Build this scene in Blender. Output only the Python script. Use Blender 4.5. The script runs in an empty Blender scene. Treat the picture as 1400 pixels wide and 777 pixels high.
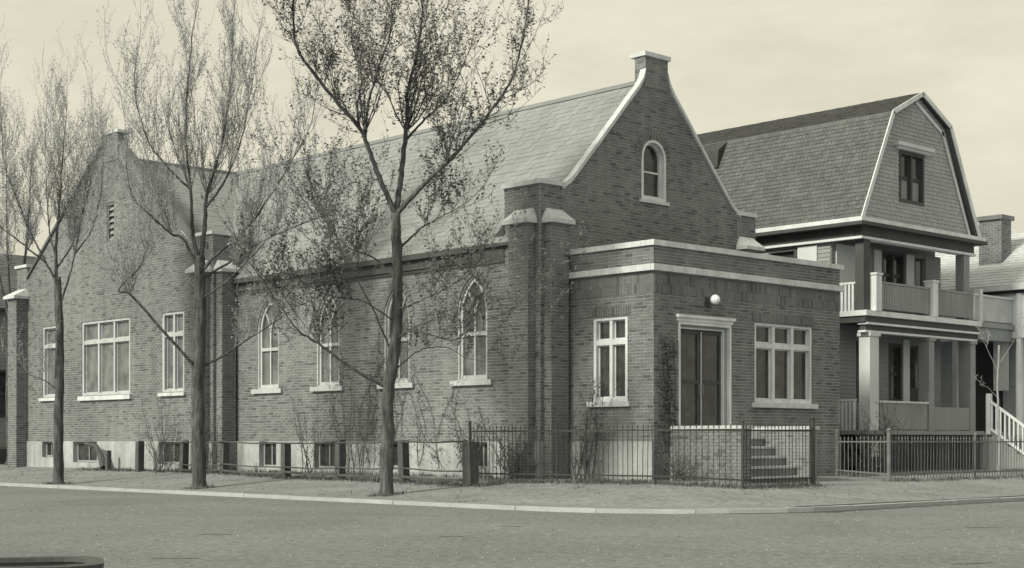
import bpy, math, random
from mathutils import Vector, Matrix
import numpy as np
random.seed(7)
SC = bpy.context.scene
COL = SC.collection

# ------------------------------------------------------------------ camera
PH = math.atan2(1980, 2087)
cam_d = bpy.data.cameras.new('camera')
cam = bpy.data.objects.new('camera', cam_d)
COL.objects.link(cam)
cam.location = (-24.85, -25.25, 1.30)
cam.rotation_euler = (math.pi / 2, 0, PH - math.pi / 2 + math.radians(0))
cam.rotation_euler = (math.pi / 2, 0, -(math.pi / 2 - math.atan2(math.cos(PH), math.sin(PH))))
cam_d.sensor_width = 36.0
cam_d.lens = 36.0 * 2087 / 1400
cam_d.shift_y = (603 - 388.5) / 1400
cam_d.clip_start = 0.1
cam_d.clip_end = 2000
SC.camera = cam
RV = Vector((math.cos(PH), -math.sin(PH), 0))     # directions used to lay out the trees' limbs
FV = Vector((math.sin(PH), math.cos(PH), 0))

# ------------------------------------------------------------------ light
SUN_EL, SUN_AZ = 36, 177          # azimuth: direction towards the sun measured from +X, degrees
SC.view_settings.view_transform = 'Standard'
SC.view_settings.look = 'None'
SC.view_settings.exposure = 1.28
SC.view_settings.gamma = 1
wd = bpy.data.worlds.new('World'); SC.world = wd; wd.use_nodes = True
nt = wd.node_tree; nd = nt.nodes; lk = nt.links
bg = nd['Background']
sky = nd.new('ShaderNodeTexSky'); sky.sky_type = 'NISHITA'; sky.sun_disc = False
sky.sun_elevation = math.radians(SUN_EL)
sky.sun_rotation = math.radians(90 - SUN_AZ)
sky.dust_density = 6; sky.air_density = 1.0; sky.ozone_density = 1
bw = nd.new('ShaderNodeRGBToBW'); lk.new(sky.outputs[0], bw.inputs[0])
flat = nd.new('ShaderNodeMath'); flat.operation = 'MULTIPLY_ADD'    # overcast veil evens the clear sky out
flat.inputs[1].default_value = 0.19; flat.inputs[2].default_value = 3.85
lk.new(bw.outputs[0], flat.inputs[0])
tc = nd.new('ShaderNodeTexCoord')
mp = nd.new('ShaderNodeMapping'); mp.inputs['Scale'].default_value = (3, 3, 9); lk.new(tc.outputs['Generated'], mp.inputs[0])
cn = nd.new('ShaderNodeTexNoise'); cn.inputs['Scale'].default_value = 2.2; cn.inputs['Detail'].default_value = 9; cn.inputs['Roughness'].default_value = 0.62
lk.new(mp.outputs[0], cn.inputs[0])
cr = nd.new('ShaderNodeMapRange'); cr.inputs[1].default_value = 0.3; cr.inputs[2].default_value = 0.7; cr.inputs[3].default_value = 0.88; cr.inputs[4].default_value = 1.08
lk.new(cn.outputs[0], cr.inputs[0])
mul = nd.new('ShaderNodeMath'); mul.operation = 'MULTIPLY'; lk.new(flat.outputs[0], mul.inputs[0]); lk.new(cr.outputs[0], mul.inputs[1])
tint = nd.new('ShaderNodeVectorMath'); tint.operation = 'SCALE'; tint.inputs[0].default_value = (1.0, 0.955, 0.765)
lk.new(mul.outputs[0], tint.inputs['Scale'])
lk.new(tint.outputs[0], bg.inputs[0]); bg.inputs[1].default_value = 0.0755
sd = bpy.data.lights.new('sun', 'SUN'); so = bpy.data.objects.new('sun', sd); COL.objects.link(so)
sd.energy = 1.5; sd.angle = math.radians(10); sd.color = (1.0, 0.955, 0.76)
az, el = math.radians(SUN_AZ), math.radians(SUN_EL)
sdir = Vector((math.cos(el) * math.cos(az), math.cos(el) * math.sin(az), math.sin(el)))
so.rotation_euler = (-sdir).to_track_quat('-Z', 'Y').to_euler()
so.location = (-20, 0, 40)

# ------------------------------------------------------------------ materials
def mat(name, v, rough=0.85, scale=3.0, amt=0.12, isl=0.0, fine=0.0, fscale=60.0, bump=0.0, spec=0.3, stretch=None, streak=0.0, skew=0, tint=(0.945, 1.0, 1.075)):
    m = bpy.data.materials.new(name); m.use_nodes = True
    t = m.node_tree; n = t.nodes; l = t.links
    b = n['Principled BSDF']; b.inputs['Roughness'].default_value = rough
    b.inputs['Specular IOR Level'].default_value = spec
    g = n.new('ShaderNodeNewGeometry')
    def noise(sc, det=4, rg=0.55, st=None):
        no = n.new('ShaderNodeTexNoise'); no.inputs['Scale'].default_value = sc; no.inputs['Detail'].default_value = det; no.inputs['Roughness'].default_value = rg
        if st:
            mm = n.new('ShaderNodeMapping'); mm.inputs['Scale'].default_value = st; l.new(g.outputs['Position'], mm.inputs[0]); l.new(mm.outputs[0], no.inputs[0])
        else: l.new(g.outputs['Position'], no.inputs[0])
        return no
    val = None
    def factor(out, a):
        nonlocal val
        r = n.new('ShaderNodeMapRange'); r.inputs[1].default_value = 0.25; r.inputs[2].default_value = 0.75
        r.inputs[3].default_value = 1 - a; r.inputs[4].default_value = 1 + a; l.new(out, r.inputs[0])
        if val is None: val = r.outputs[0]
        else:
            x = n.new('ShaderNodeMath'); x.operation = 'MULTIPLY'; l.new(val, x.inputs[0]); l.new(r.outputs[0], x.inputs[1]); val = x.outputs[0]
    if amt: factor(noise(scale).outputs[0], amt)
    if fine: factor(noise(fscale, 3, 0.6, stretch).outputs[0], fine)
    if streak: factor(noise(1.0, 4, 0.6, (3.5, 3.5, 0.25)).outputs[0], streak)
    if isl:
        r = n.new('ShaderNodeMapRange'); r.inputs[3].default_value = 1 - isl; r.inputs[4].default_value = 1 + isl
        if skew:                                         # most pieces alike, a few much darker
            r.inputs[3].default_value = 1 + isl * .35; r.inputs[4].default_value = 1 - skew
            pw_ = n.new('ShaderNodeMath'); pw_.operation = 'POWER'; pw_.inputs[1].default_value = 4.5
            l.new(g.outputs['Random Per Island'], pw_.inputs[0]); l.new(pw_.outputs[0], r.inputs[0])
        else: l.new(g.outputs['Random Per Island'], r.inputs[0])
        x = n.new('ShaderNodeMath'); x.operation = 'MULTIPLY'; l.new(val, x.inputs[0]); l.new(r.outputs[0], x.inputs[1]); val = x.outputs[0]
    sc = n.new('ShaderNodeVectorMath'); sc.operation = 'SCALE'; sc.inputs[0].default_value = tuple(v * q for q in tint)
    if val is not None: l.new(val, sc.inputs['Scale'])
    else: sc.inputs['Scale'].default_value = 1
    l.new(sc.outputs[0], b.inputs['Base Color'])
    if bump:
        bn = n.new('ShaderNodeBump'); bn.inputs['Strength'].default_value = bump; bn.inputs['Distance'].default_value = 0.02
        l.new(noise(fscale, 4, 0.6).outputs[0], bn.inputs['Height']); l.new(bn.outputs[0], b.inputs['Normal'])
    return m
M = dict(
    brick=mat('brick_clay', 0.170, 0.9, 0.35, 0.26, isl=0.3, skew=0.45, fine=0.2, fscale=25, streak=0.20),
    mortar=mat('mortar', 0.38, 0.95, 0.8, 0.15, fine=0.15, fscale=20),
    stone=mat('limestone', 0.58, 0.85, 1.5, 0.16, fine=0.12, fscale=14, bump=0.3, streak=0.18),
    concrete=mat('foundation_concrete', 0.36, 0.9, 0.9, 0.22, fine=0.14, fscale=10, bump=0.3, streak=0.28),
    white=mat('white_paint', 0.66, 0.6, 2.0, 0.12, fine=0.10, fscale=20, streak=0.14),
    glass=mat('dark_glass', 0.042, 0.08, 1.6, 0.75, fine=0.5, fscale=5, isl=0.25, spec=0.5),
    leadglass=mat('leaded_glass', 0.14, 0.2, 2.0, 0.55, isl=0.25, spec=0.5, fine=0.2, fscale=14),
    greytrim=mat('grey_trim_paint', 0.46, 0.7, 2.0, 0.14, fine=0.1, fscale=20, streak=0.14),
    roof=mat('pale_slate', 0.25, 0.85, 0.6, 0.14, isl=0.07, fine=0.10, fscale=20, streak=0.05),
    tinroof=mat('pale_tin_roof', 0.50, 0.7, 0.8, 0.12, isl=0.06, fine=0.08, fscale=18),
    gutter=mat('gutter_paint_and_shade', 0.075, 0.7, 1.2, 0.2, fine=0.15, fscale=20),
    iron=mat('black_iron', 0.05, 0.6, 6, 0.25),
    oldiron=mat('grey_iron', 0.17, 0.7, 6, 0.25),
    wood=mat('weathered_wood', 0.085, 0.9, 5, 0.25, fine=0.2, fscale=30, stretch=(1, 1, 0.15)),
    bark=mat('tree_bark', 0.085, 0.95, 2.6, 0.40, fine=0.75, fscale=16, stretch=(1, 1, 0.14), bump=1.0),
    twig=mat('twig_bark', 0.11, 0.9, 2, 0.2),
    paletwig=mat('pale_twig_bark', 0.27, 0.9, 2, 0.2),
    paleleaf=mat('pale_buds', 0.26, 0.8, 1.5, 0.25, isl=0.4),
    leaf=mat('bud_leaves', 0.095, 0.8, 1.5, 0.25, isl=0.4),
    palebark=mat('pale_bark', 0.30, 0.9, 3, 0.2, fine=0.2, fscale=30),
    road=mat('macadam', 0.180, 0.95, 0.28, 0.17, fine=0.36, fscale=13, bump=0.25, spec=0.15),
    soil=mat('trodden_earth', 0.228, 1.0, 0.6, 0.20, fine=0.36, fscale=8, bump=0.6, spec=0.1),
    kerb=mat('kerb_granite', 0.37, 0.9, 2, 0.12, isl=0.14, fine=0.12, fscale=25),
    grass=mat('dry_grass', 0.11, 1.0, 1.5, 0.25, isl=0.35),
    shingle=mat('wood_shingle', 0.115, 0.9, 0.8, 0.14, isl=0.16, fine=0.12, fscale=20, streak=0.06),
    darkshingle=mat('tarred_shingle', 0.062, 0.85, 0.8, 0.18, isl=0.25),
    gableshingle=mat('gable_shingle', 0.37, 0.9, 0.8, 0.12, isl=0.09, fine=0.1, fscale=20),
    siding=mat('grey_clapboard', 0.27, 0.8, 1.0, 0.10, isl=0.06, streak=0.08),
    palesiding=mat('pale_clapboard', 0.60, 0.8, 1.0, 0.08, isl=0.05, streak=0.06),
    dark=mat('dark_paint_and_shade', 0.07, 0.7, 2.0, 0.2),
    greypanel=mat('grey_panel', 0.26, 0.8, 1.0, 0.14, streak=0.12),
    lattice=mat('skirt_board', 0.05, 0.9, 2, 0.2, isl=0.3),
    globe=mat('opal_globe', 0.8, 0.2, 1, 0.02, spec=0.5),
    tread=mat('step_stone', 0.50, 0.9, 2, 0.12, fine=0.1, fscale=20),
    earth_and_shade=mat('dark_earth_and_shade', 0.085, 1.0, 1.2, 0.3, fine=0.3, fscale=12, spec=0.1),
    roaddirt=mat('road_dirt', 0.14, 1, 3, 0.3, fine=0.4, fscale=20),
    gravel=mat('gravel_stone', 0.21, 0.9, 3, 0.3, isl=0.55),
    shade=mat('window_blind', 0.42, 0.8, 2, 0.08),
)

# ------------------------------------------------------------------ helpers
WL = {}
def empty(name, loc, label, cat, group=None):
    o = bpy.data.objects.new(name, None); COL.objects.link(o); o.location = loc; o.empty_display_size = 0.3
    o['label'] = label; o['category'] = cat
    if group: o['group'] = group
    WL[o.name] = Vector(loc); return o
class MB:
    def __init__(s): s.v = []; s.f = []
    def quad(s, *p):
        i = len(s.v); s.v += [tuple(q) for q in p]; s.f.append(tuple(range(i, i + len(p))))
    def grid_box(s, c):                  # c: 8 corners, bottom loop 0-3 then top loop 4-7
        i = len(s.v); s.v += [tuple(q) for q in c]
        s.f += [(i, i+3, i+2, i+1), (i+4, i+5, i+6, i+7), (i, i+1, i+5, i+4), (i+1, i+2, i+6, i+5), (i+2, i+3, i+7, i+6), (i+3, i, i+4, i+7)]
    def open_box(s, c):                  # five sides, the back (0-3) left open
        i = len(s.v); s.v += [tuple(q) for q in c]
        s.f += [(i+4, i+5, i+6, i+7), (i, i+1, i+5, i+4), (i+1, i+2, i+6, i+5), (i+2, i+3, i+7, i+6), (i+3, i, i+4, i+7)]
    def build(s, name, m, parent=None, kind=None, smooth=False, label=None):
        if not s.v: return None
        A = np.array(s.v, dtype=float)
        c = Vector(((A[:, 0].min() + A[:, 0].max()) / 2, (A[:, 1].min() + A[:, 1].max()) / 2, A[:, 2].min()))
        me = bpy.data.meshes.new(name)
        me.from_pydata((A - np.array(c)).tolist(), [], s.f)
        me.materials.append(M[m] if isinstance(m, str) else m)
        if smooth: me.polygons.foreach_set('use_smooth', [True] * len(me.polygons))
        o = bpy.data.objects.new(name, me); COL.objects.link(o)
        if parent is not None:
            o.parent = parent; o.location = c - WL[parent.name]
        else: o.location = c
        WL[o.name] = c
        if kind: o['kind'] = kind
        if label: o['label'] = label
        return o
def place(mesh, name, loc, parent, rot=None):
    o = bpy.data.objects.new(name, mesh); COL.objects.link(o); o.parent = parent
    o.location = Vector(loc) - WL[parent.name]
    if rot: o.rotation_euler = rot
    return o
class Fr:
    def __init__(s, O, U, V, N): s.O, s.U, s.V, s.N = Vector(O), Vector(U), Vector(V), Vector(N)
    def p(s, u, v, n): return s.O + s.U * u + s.V * v + s.N * n
def bx(mb, fr, u0, u1, v0, v1, n0, n1):
    mb.grid_box([fr.p(u0, v0, n0), fr.p(u1, v0, n0), fr.p(u1, v1, n0), fr.p(u0, v1, n0), fr.p(u0, v0, n1), fr.p(u1, v0, n1), fr.p(u1, v1, n1), fr.p(u0, v1, n1)])
def box(mb, x0, x1, y0, y1, z0, z1):
    mb.grid_box([(x0, y0, z0), (x1, y0, z0), (x1, y1, z0), (x0, y1, z0), (x0, y0, z1), (x1, y0, z1), (x1, y1, z1), (x0, y1, z1)])
def prism(mb, fr, pts, n0, n1):
    k = len(pts); i = len(mb.v)
    mb.v += [tuple(fr.p(u, v, n0)) for u, v in pts] + [tuple(fr.p(u, v, n1)) for u, v in pts]
    mb.f += [tuple(range(i, i + k)), tuple(range(i + 2 * k - 1, i + k - 1, -1))]
    for a in range(k):
        b = (a + 1) % k; mb.f.append((i + a, i + b, i + k + b, i + k + a))
def ring(mb, fr, outer, inner, n0, n1):
    k = len(outer)
    for a in range(k):
        b = (a + 1) % k
        O0, O1, I0, I1 = outer[a], outer[b], inner[a], inner[b]
        mb.grid_box([fr.p(*O0, n0), fr.p(*O1, n0), fr.p(*I1, n0), fr.p(*I0, n0), fr.p(*O0, n1), fr.p(*O1, n1), fr.p(*I1, n1), fr.p(*I0, n1)])
def arch_x(w, rise, t):
    R = (rise * rise + w * w / 4) / w
    return R - math.sqrt(max(0, R * R - t * t))
def arch(u0, u1, v0, vs, rise, n=9):
    w = u1 - u0; L = [(u0 + arch_x(w, rise, rise * math.sin(k / n * math.pi / 2)), vs + rise * math.sin(k / n * math.pi / 2)) for k in range(n + 1)]
    Rr = [(u1 - (a - u0), b) for a, b in L[:-1]][::-1]
    return [(u0, v0)] + L + Rr + [(u1, v0)]
def rect(u0, u1, v0, v1): return [(u0, v0), (u0, v1), (u1, v1), (u1, v0)]
def hole_rect(u0, u1, v0, v1): return lambda v: (u0, u1) if v0 < v < v1 else None
def hole_arch(u0, u1, v0, vs, rise):
    def f(v):
        if v <= v0 or v >= vs + rise: return None
        if v < vs: return (u0, u1)
        d = arch_x(u1 - u0, rise, v - vs); return (u0 + d, u1 - d)
    return f
def cut(iv, holes, v):
    out = list(iv)
    for h in holes:
        g = h(v)
        if not g: continue
        nw = []
        for a, b in out:
            if g[1] <= a or g[0] >= b: nw.append((a, b)); continue
            if g[0] > a: nw.append((a, g[0]))
            if g[1] < b: nw.append((g[1], b))
        out = nw
    return out
def field(mb, fr, v0, v1, h, w, outline, holes=(), joint=0.016, depth=0.009, bond=True, jit=0.004, tilt=0.0, minw=0.03, rr=None):
    rr = rr or random; c = 0; v = v0
    while v < v1 - h * 0.3:
        vt = min(v + h, v1)
        a0, b0 = outline(v + 0.001); a1, b1 = outline(vt - 0.001)
        a, b = max(a0, a1), min(b0, b1)
        if b > a:
            for (p, q) in cut([(a, b)], holes, (v + vt) / 2):
                off = (0.5 * w if (c % 2 and bond) else 0.0) + (rr.uniform(0, w) if bond == 2 else 0)
                u = math.floor((p - off) / w) * w + off
                while u < q:
                    s, e = max(u, p), min(u + w, q)
                    if e - s > minw:
                        d = depth + rr.uniform(-jit, jit); dt = d - tilt
                        s2, e2 = s + joint / 2, e - joint / 2; vb, vv = v + joint / 2, vt - joint / 2
                        mb.open_box([fr.p(s2, vb, 0), fr.p(e2, vb, 0), fr.p(e2, vv, 0), fr.p(s2, vv, 0), fr.p(s2, vb, d), fr.p(e2, vb, d), fr.p(e2, vv, dt), fr.p(s2, vv, dt)])
                    u += w
        v = vt; c += 1
def backing(mb, fr, v0, v1, outline, holes=(), h=0.05, n=0.0):
    k = max(1, int(round((v1 - v0) / h))); h = (v1 - v0) / k
    for i in range(k):
        a, b = v0 + i * h, v0 + (i + 1) * h
        (p0, q0), (p1, q1) = outline(a), outline(b)
        m_ = (a + b) / 2
        hs = [g for g in (hh(m_) for hh in holes) if g]
        if not hs:
            if q0 > p0: mb.quad(fr.p(p0, a, n), fr.p(q0, a, n), fr.p(max(q1, p1), b, n), fr.p(p1, b, n))
        else:
            for (p, q) in cut([(min(p0, p1) if p0 == p1 else max(p0, p1), min(q0, q1))], holes, m_):
                mb.quad(fr.p(p, a, n), fr.p(q, a, n), fr.p(q, b, n), fr.p(p, b, n))
BW, BH = 0.215, 0.0745
def brick_wall(name, fr, v0, v1, outline, holes, parent, m='brick', inner=True):
    b = MB(); backing(b, fr, v0, v1, outline, holes)
    w = b.build(name, 'mortar', parent)
    k = MB(); field(k, fr, v0, v1, BH, BW, outline, holes)
    k.build('brick_facing', m, w, kind='stuff')
    return w
def panels(mb, fr, u0, u1, v0, v1, rects, n0, n1):
    us = sorted({u0, u1, *[r[0] for r in rects], *[r[1] for r in rects]}); vs = sorted({v0, v1, *[r[2] for r in rects], *[r[3] for r in rects]})
    for a, b in zip(us, us[1:]):
        for c, d in zip(vs, vs[1:]):
            cu, cv = (a + b) / 2, (c + d) / 2
            if any(r[0] < cu < r[1] and r[2] < cv < r[3] for r in rects): continue
            bx(mb, fr, a, b, c, d, n0, n1)
def mesh_box(name, sx, sy, sz, m):
    b = MB(); box(b, -sx / 2, sx / 2, -sy / 2, sy / 2, 0, sz)
    me = bpy.data.meshes.new(name); me.from_pydata(b.v, [], b.f); me.materials.append(M[m]); return me
def tube(mb, pts, rad, sides=6, rr=None, rough=0.0):
    n = len(pts); prev = None; i0 = len(mb.v)
    for k in range(n):
        t = (pts[min(k + 1, n - 1)] - pts[max(k - 1, 0)])
        t = t.normalized() if t.length > 1e-6 else Vector((0, 0, 1))
        if prev is None:
            a = t.orthogonal().normalized()
        else:
            a = prev - t * prev.dot(t); a = a.normalized() if a.length > 1e-6 else t.orthogonal().normalized()
        prev = a; b = t.cross(a)
        for j in range(sides):
            g = 2 * math.pi * j / sides; r = rad[k] * (1 + (rr.uniform(-rough, rough) if rr else 0))
            mb.v.append(tuple(pts[k] + a * (r * math.cos(g)) + b * (r * math.sin(g))))
    for k in range(n - 1):
        for j in range(sides):
            q = (j + 1) % sides
            mb.f.append((i0 + k * sides + j, i0 + k * sides + q, i0 + (k + 1) * sides + q, i0 + (k + 1) * sides + j))
    mb.f.append(tuple(i0 + (n - 1) * sides + j for j in range(sides)))

# ------------------------------------------------------------------ ground
KX, KY, KR = -5.8, -9.4, 4.0
def kerb_e(x, y):
    if x < KX + KR and y < KY + KR: return KR - math.hypot(x - KX - KR, y - KY - KR)
    return min(x - KX, y - KY)
def ge(e): return 0.12 + 0.30 * max(0, min(1, (e - 1) / 4.2))
def gz(x, y): return ge(kerb_e(x, y))
b = MB()
xs = [-900, -60, -30, -20, -10, 0, 10, 20, 60, 900]
for x0, x1 in zip(xs, xs[1:]):
    for y0, y1 in zip(xs, xs[1:]): b.quad((x0, y0, .045), (x1, y0, .045), (x1, y1, .045), (x0, y1, .045))
b.build('road', 'road', kind='structure')
path = [(KX, y) for y in np.linspace(160, KY + KR, 90)]
path += [(KX + KR - KR * math.cos(a), KY + KR - KR * math.sin(a)) for a in np.linspace(0, math.pi / 2, 15)[1:]]
path += [(x, KY) for x in np.linspace(KX + KR, 160, 90)[1:]]
nrm = []
for i, (x, y) in enumerate(path):
    if y >= KY + KR: nrm.append((1, 0))
    elif x >= KX + KR: nrm.append((0, 1))
    else: nrm.append(((KX + KR - x) / KR, (KY + KR - y) / KR))
b = MB(); es = [0.15, 0.5, 1.0, 1.8, 2.6, 3.3, 4.0]
for e0, e1 in zip(es, es[1:]):
    for i in range(len(path) - 1):
        (x, y), (p, q) = path[i], path[i + 1]; n0, n1 = nrm[i], nrm[i + 1]
        pts = [(x + n0[0] * e0, y + n0[1] * e0, ge(e0)), (p + n1[0] * e0, q + n1[1] * e0, ge(e0)), (p + n1[0] * e1, q + n1[1] * e1, ge(e1)), (x + n0[0] * e1, y + n0[1] * e1, ge(e1))]
        b.quad(*pts)
gx = [KX + KR, KX + 4.6, KX + 5.2, 5, 30, 160]; gy = [KY + KR, KY + 4.6, KY + 5.2, 5, 30, 160]
for x0, x1 in zip(gx, gx[1:]):
    for y0, y1 in zip(gy, gy[1:]):
        b.quad(*[(x, y, gz(x, y)) for x, y in ((x0, y0), (x1, y0), (x1, y1), (x0, y1))])
b.build('ground', 'soil', kind='structure')
# kerb shade painted as a dark strip in the gutter, and a worn earth edge behind the kerb of the front street
for nm, e0, e1, zz, i0, m in (('gutter_shade', -.42, -.005, .049, 96, 'earth_and_shade'), ('earth_edge', .30, .62, .129, 99, 'earth_and_shade')):
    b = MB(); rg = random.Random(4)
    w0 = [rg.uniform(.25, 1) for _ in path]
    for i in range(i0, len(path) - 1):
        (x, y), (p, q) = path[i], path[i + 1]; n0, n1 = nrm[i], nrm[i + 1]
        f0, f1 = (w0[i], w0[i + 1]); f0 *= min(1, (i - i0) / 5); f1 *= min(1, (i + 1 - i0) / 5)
        if nm == 'gutter_shade': A0, A1, B = e1 + (e0 - e1) * f0, e1 + (e0 - e1) * f1, e1
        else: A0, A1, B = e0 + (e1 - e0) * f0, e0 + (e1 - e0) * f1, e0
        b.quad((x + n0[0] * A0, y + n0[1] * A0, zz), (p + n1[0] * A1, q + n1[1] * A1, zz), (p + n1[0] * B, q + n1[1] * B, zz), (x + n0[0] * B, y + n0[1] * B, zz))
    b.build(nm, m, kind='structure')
# kerb, stone by stone
kerb = bpy.data.objects.new('kerb', None); COL.objects.link(kerb); kerb['kind'] = 'structure'; WL['kerb'] = Vector((0, 0, 0))
dens = []
tot = 0; seg = [(0, path[0])]
for i in range(1, len(path)):
    tot += math.dist(path[i - 1], path[i]); seg.append((tot, path[i]))
def at(s):
    for i in range(1, len(seg)):
        if seg[i][0] >= s:
            (s0, p0), (s1, p1) = seg[i - 1], seg[i]; t = (s - s0) / (s1 - s0)
            n = (nrm[i - 1][0] * (1 - t) + nrm[i][0] * t, nrm[i - 1][1] * (1 - t) + nrm[i][1] * t)
            return (p0[0] + (p1[0] - p0[0]) * t, p0[1] + (p1[1] - p0[1]) * t), n
    return seg[-1][1], nrm[-1]
s = 90.0
while s < 235:
    L = 1.75; k = MB(); hgt = 0.125 + random.uniform(-0.006, 0.006); of = random.uniform(-0.006, 0.006)
    curved = any(abs(at(q)[1][0] * at(q)[1][1]) > 1e-3 for q in (s, s + L))
    cuts = [s + 0.006 + (L - 0.012) * q / 3 for q in range(4)] if curved else [s + 0.006, s + L - 0.006]
    for a0, a1 in zip(cuts, cuts[1:]):
        c = []
        for z in (-0.05, hgt):
            for q, e in ((a0, of), (a1, of), (a1, 0.16), (a0, 0.16)):
                p, n = at(q); c.append((p[0] + n[0] * e, p[1] + n[1] * e, z))
        k.grid_box(c)
    k.build('kerb_stone', 'kerb', kerb); s += L

# ------------------------------------------------------------------ church
ch = empty('church', (4, 6, 0.42), 'dark brick church with steep front gable, flat roofed porch and stone capped buttresses', 'church')
Z = (0, 0, 1)
SIDE = Fr((0, 0, 0), (0, 1, 0), Z, (-1, 0, 0))            # nave wall on the side street
FRONT = Fr((0, 0, 0), (1, 0, 0), Z, (0, -1, 0))           # main gable
WX = -0.67
WING = Fr((WX, 0, 0), (0, 1, 0), Z, (-1, 0, 0))           # cross gable on the side street
PX0, PX1, PY = 0.82, 8.0, -2.76
PSIDE = Fr((PX0, 0, 0), (0, 1, 0), Z, (-1, 0, 0))
PFRONT = Fr((0, PY, 0), (1, 0, 0), Z, (0, -1, 0))
CW, CX = 8.1, 4.05
G0, FT = 0.36, 1.29

def voussoirs(mb, fr, u0, u1, vs, rise, r, n, d0, d1):
    a = arch(u0, u1, vs, vs, rise, n)[1:-1]
    cxm, cym = (u0 + u1) / 2, vs - 0.05
    for i in range(len(a) - 1):
        p, q = Vector(a[i]), Vector(a[i + 1])
        t = (q - p).normalized(); g = 0.006
        nn = Vector((-t.y, t.x))
        p2, q2 = p + t * g, q - t * g
        c = [p2, q2, q2 + nn * r, p2 + nn * r]
        mb.open_box([fr.p(x.x, x.y, d0) for x in c] + [fr.p(x.x, x.y, d1) for x in c])

# --- nave wall with four pointed windows
nave_win = [(1.81, 2.86), (4.74, 5.74), (7.68, 8.68), (10.5, 11.52)]
NV0, NVS, NR = 2.78, 4.45, 0.86
holes = [hole_arch(a, c, NV0, NVS, NR) for a, c in nave_win]
brick_wall('nave_wall', SIDE, FT, 5.55, lambda v: (0, 12.86), holes, ch)
f = MB(); base_win = [(1.75, 2.35, 0.62, 1.28), (7.75, 8.75, 0.55, 1.28), (10.55, 11.4, 0.55, 1.28), (4.9, 5.6, 0.6, 1.28)]
panels(f, SIDE, 0, 12.86, 0.2, FT, base_win, -0.25, 0.05)
fo = f.build('foundation', 'concrete', ch)
def basement(fr, r):
    a, c, z0, z1 = r
    w = MB(); ring(w, fr, rect(a + .01, c - .01, z0 + .01, z1 - .01), rect(a + .07, c - .07, z0 + .07, z1 - .07), -0.16, -0.10)
    bx(w, fr, (a + c) / 2 - .025, (a + c) / 2 + .025, z0 + .07, z1 - .07, -0.155, -0.105)
    o = w.build('basement_window', 'siding', ch)
    for (p, q) in ((a + .07, (a + c) / 2 - .025), ((a + c) / 2 + .025, c - .07)):
        g = MB(); bx(g, fr, p, q, z0 + .07, z1 - .07, -0.15, -0.135); g.build('pane', 'glass', o)
for r in base_win: basement(SIDE, r)
def gothic(fr, a, c):
    o_ = arch(a, c, NV0, NVS, NR); i_ = arch(a + .11, c - .11, NV0 + .12, NVS, NR - .13)
    w = MB(); ring(w, fr, o_, i_, -0.17, -0.06)
    ring(w, fr, arch(a - .001, c + .001, NV0, NVS, NR), arch(a + .03, c - .03, NV0 + .03, NVS, NR - .035), -0.20, -0.012)
    o = w.build('window', 'greytrim', ch)
    m_ = (a + c) / 2; j = MB()
    bx(j, fr, m_ - .03, m_ + .03, NV0 + .12, NVS - .05, -0.15, -0.075)
    hw = (c - a) / 2 - .11
    for sg in (-1, 1):                                   # tracery: two small pointed heads
        pts = [(m_, NVS - 0.08), (m_ + sg * hw * .12, NVS + .12), (m_ + sg * hw * .34, NVS + .32), (m_ + sg * hw * .62, NVS + .50)]
        for p, q in zip(pts, pts[1:]):
            j.grid_box([fr.p(p[0] - .025, p[1], -.15), fr.p(p[0] + .025, p[1], -.15), fr.p(q[0] + .025, q[1], -.15), fr.p(q[0] - .025, q[1], -.15),
                        fr.p(p[0] - .025, p[1], -.078), fr.p(p[0] + .025, p[1], -.078), fr.p(q[0] + .025, q[1], -.078), fr.p(q[0] - .025, q[1], -.078)])
    j.build('mullion', 'greytrim', o)
    t = MB(); bx(t, fr, a + .11, c - .11, 3.86, 3.95, -0.145, -0.06); t.build('transom', 'greytrim', o)
    for (p, q) in ((a + .11, m_ - .03), (m_ + .03, c - .11)):
        g = MB(); bx(g, fr, p, q, NV0 + .12, 3.86, -0.14, -0.12); g.build('pane', 'leadglass', o)
    g = MB(); prism(g, fr, arch(a + .10, c - .10, 3.95, NVS, NR - .12), -0.145, -0.13); g.build('pane', 'leadglass', o)
    sl = MB(); bx(sl, fr, a - .22, c + .22, NV0 - .13, NV0 - .002, -0.15, 0.09); sl.build('sill', 'greytrim', o)
    v = MB(); voussoirs(v, fr, a, c, NVS, NR, 0.2, 11, 0.0, 0.028); v.build('brick_arch', 'brick', o)
for a, c in nave_win: gothic(SIDE, a, c)
g = MB()
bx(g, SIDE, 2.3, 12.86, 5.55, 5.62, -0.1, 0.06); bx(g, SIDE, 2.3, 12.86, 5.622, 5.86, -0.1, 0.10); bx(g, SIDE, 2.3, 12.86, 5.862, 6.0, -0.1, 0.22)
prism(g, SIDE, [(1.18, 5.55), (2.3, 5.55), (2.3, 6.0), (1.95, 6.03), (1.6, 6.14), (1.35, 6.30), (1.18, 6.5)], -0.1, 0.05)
g.build('eaves_gutter', 'gutter', ch)  # shadow of the roof overhang painted into this band's dark tone

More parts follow.
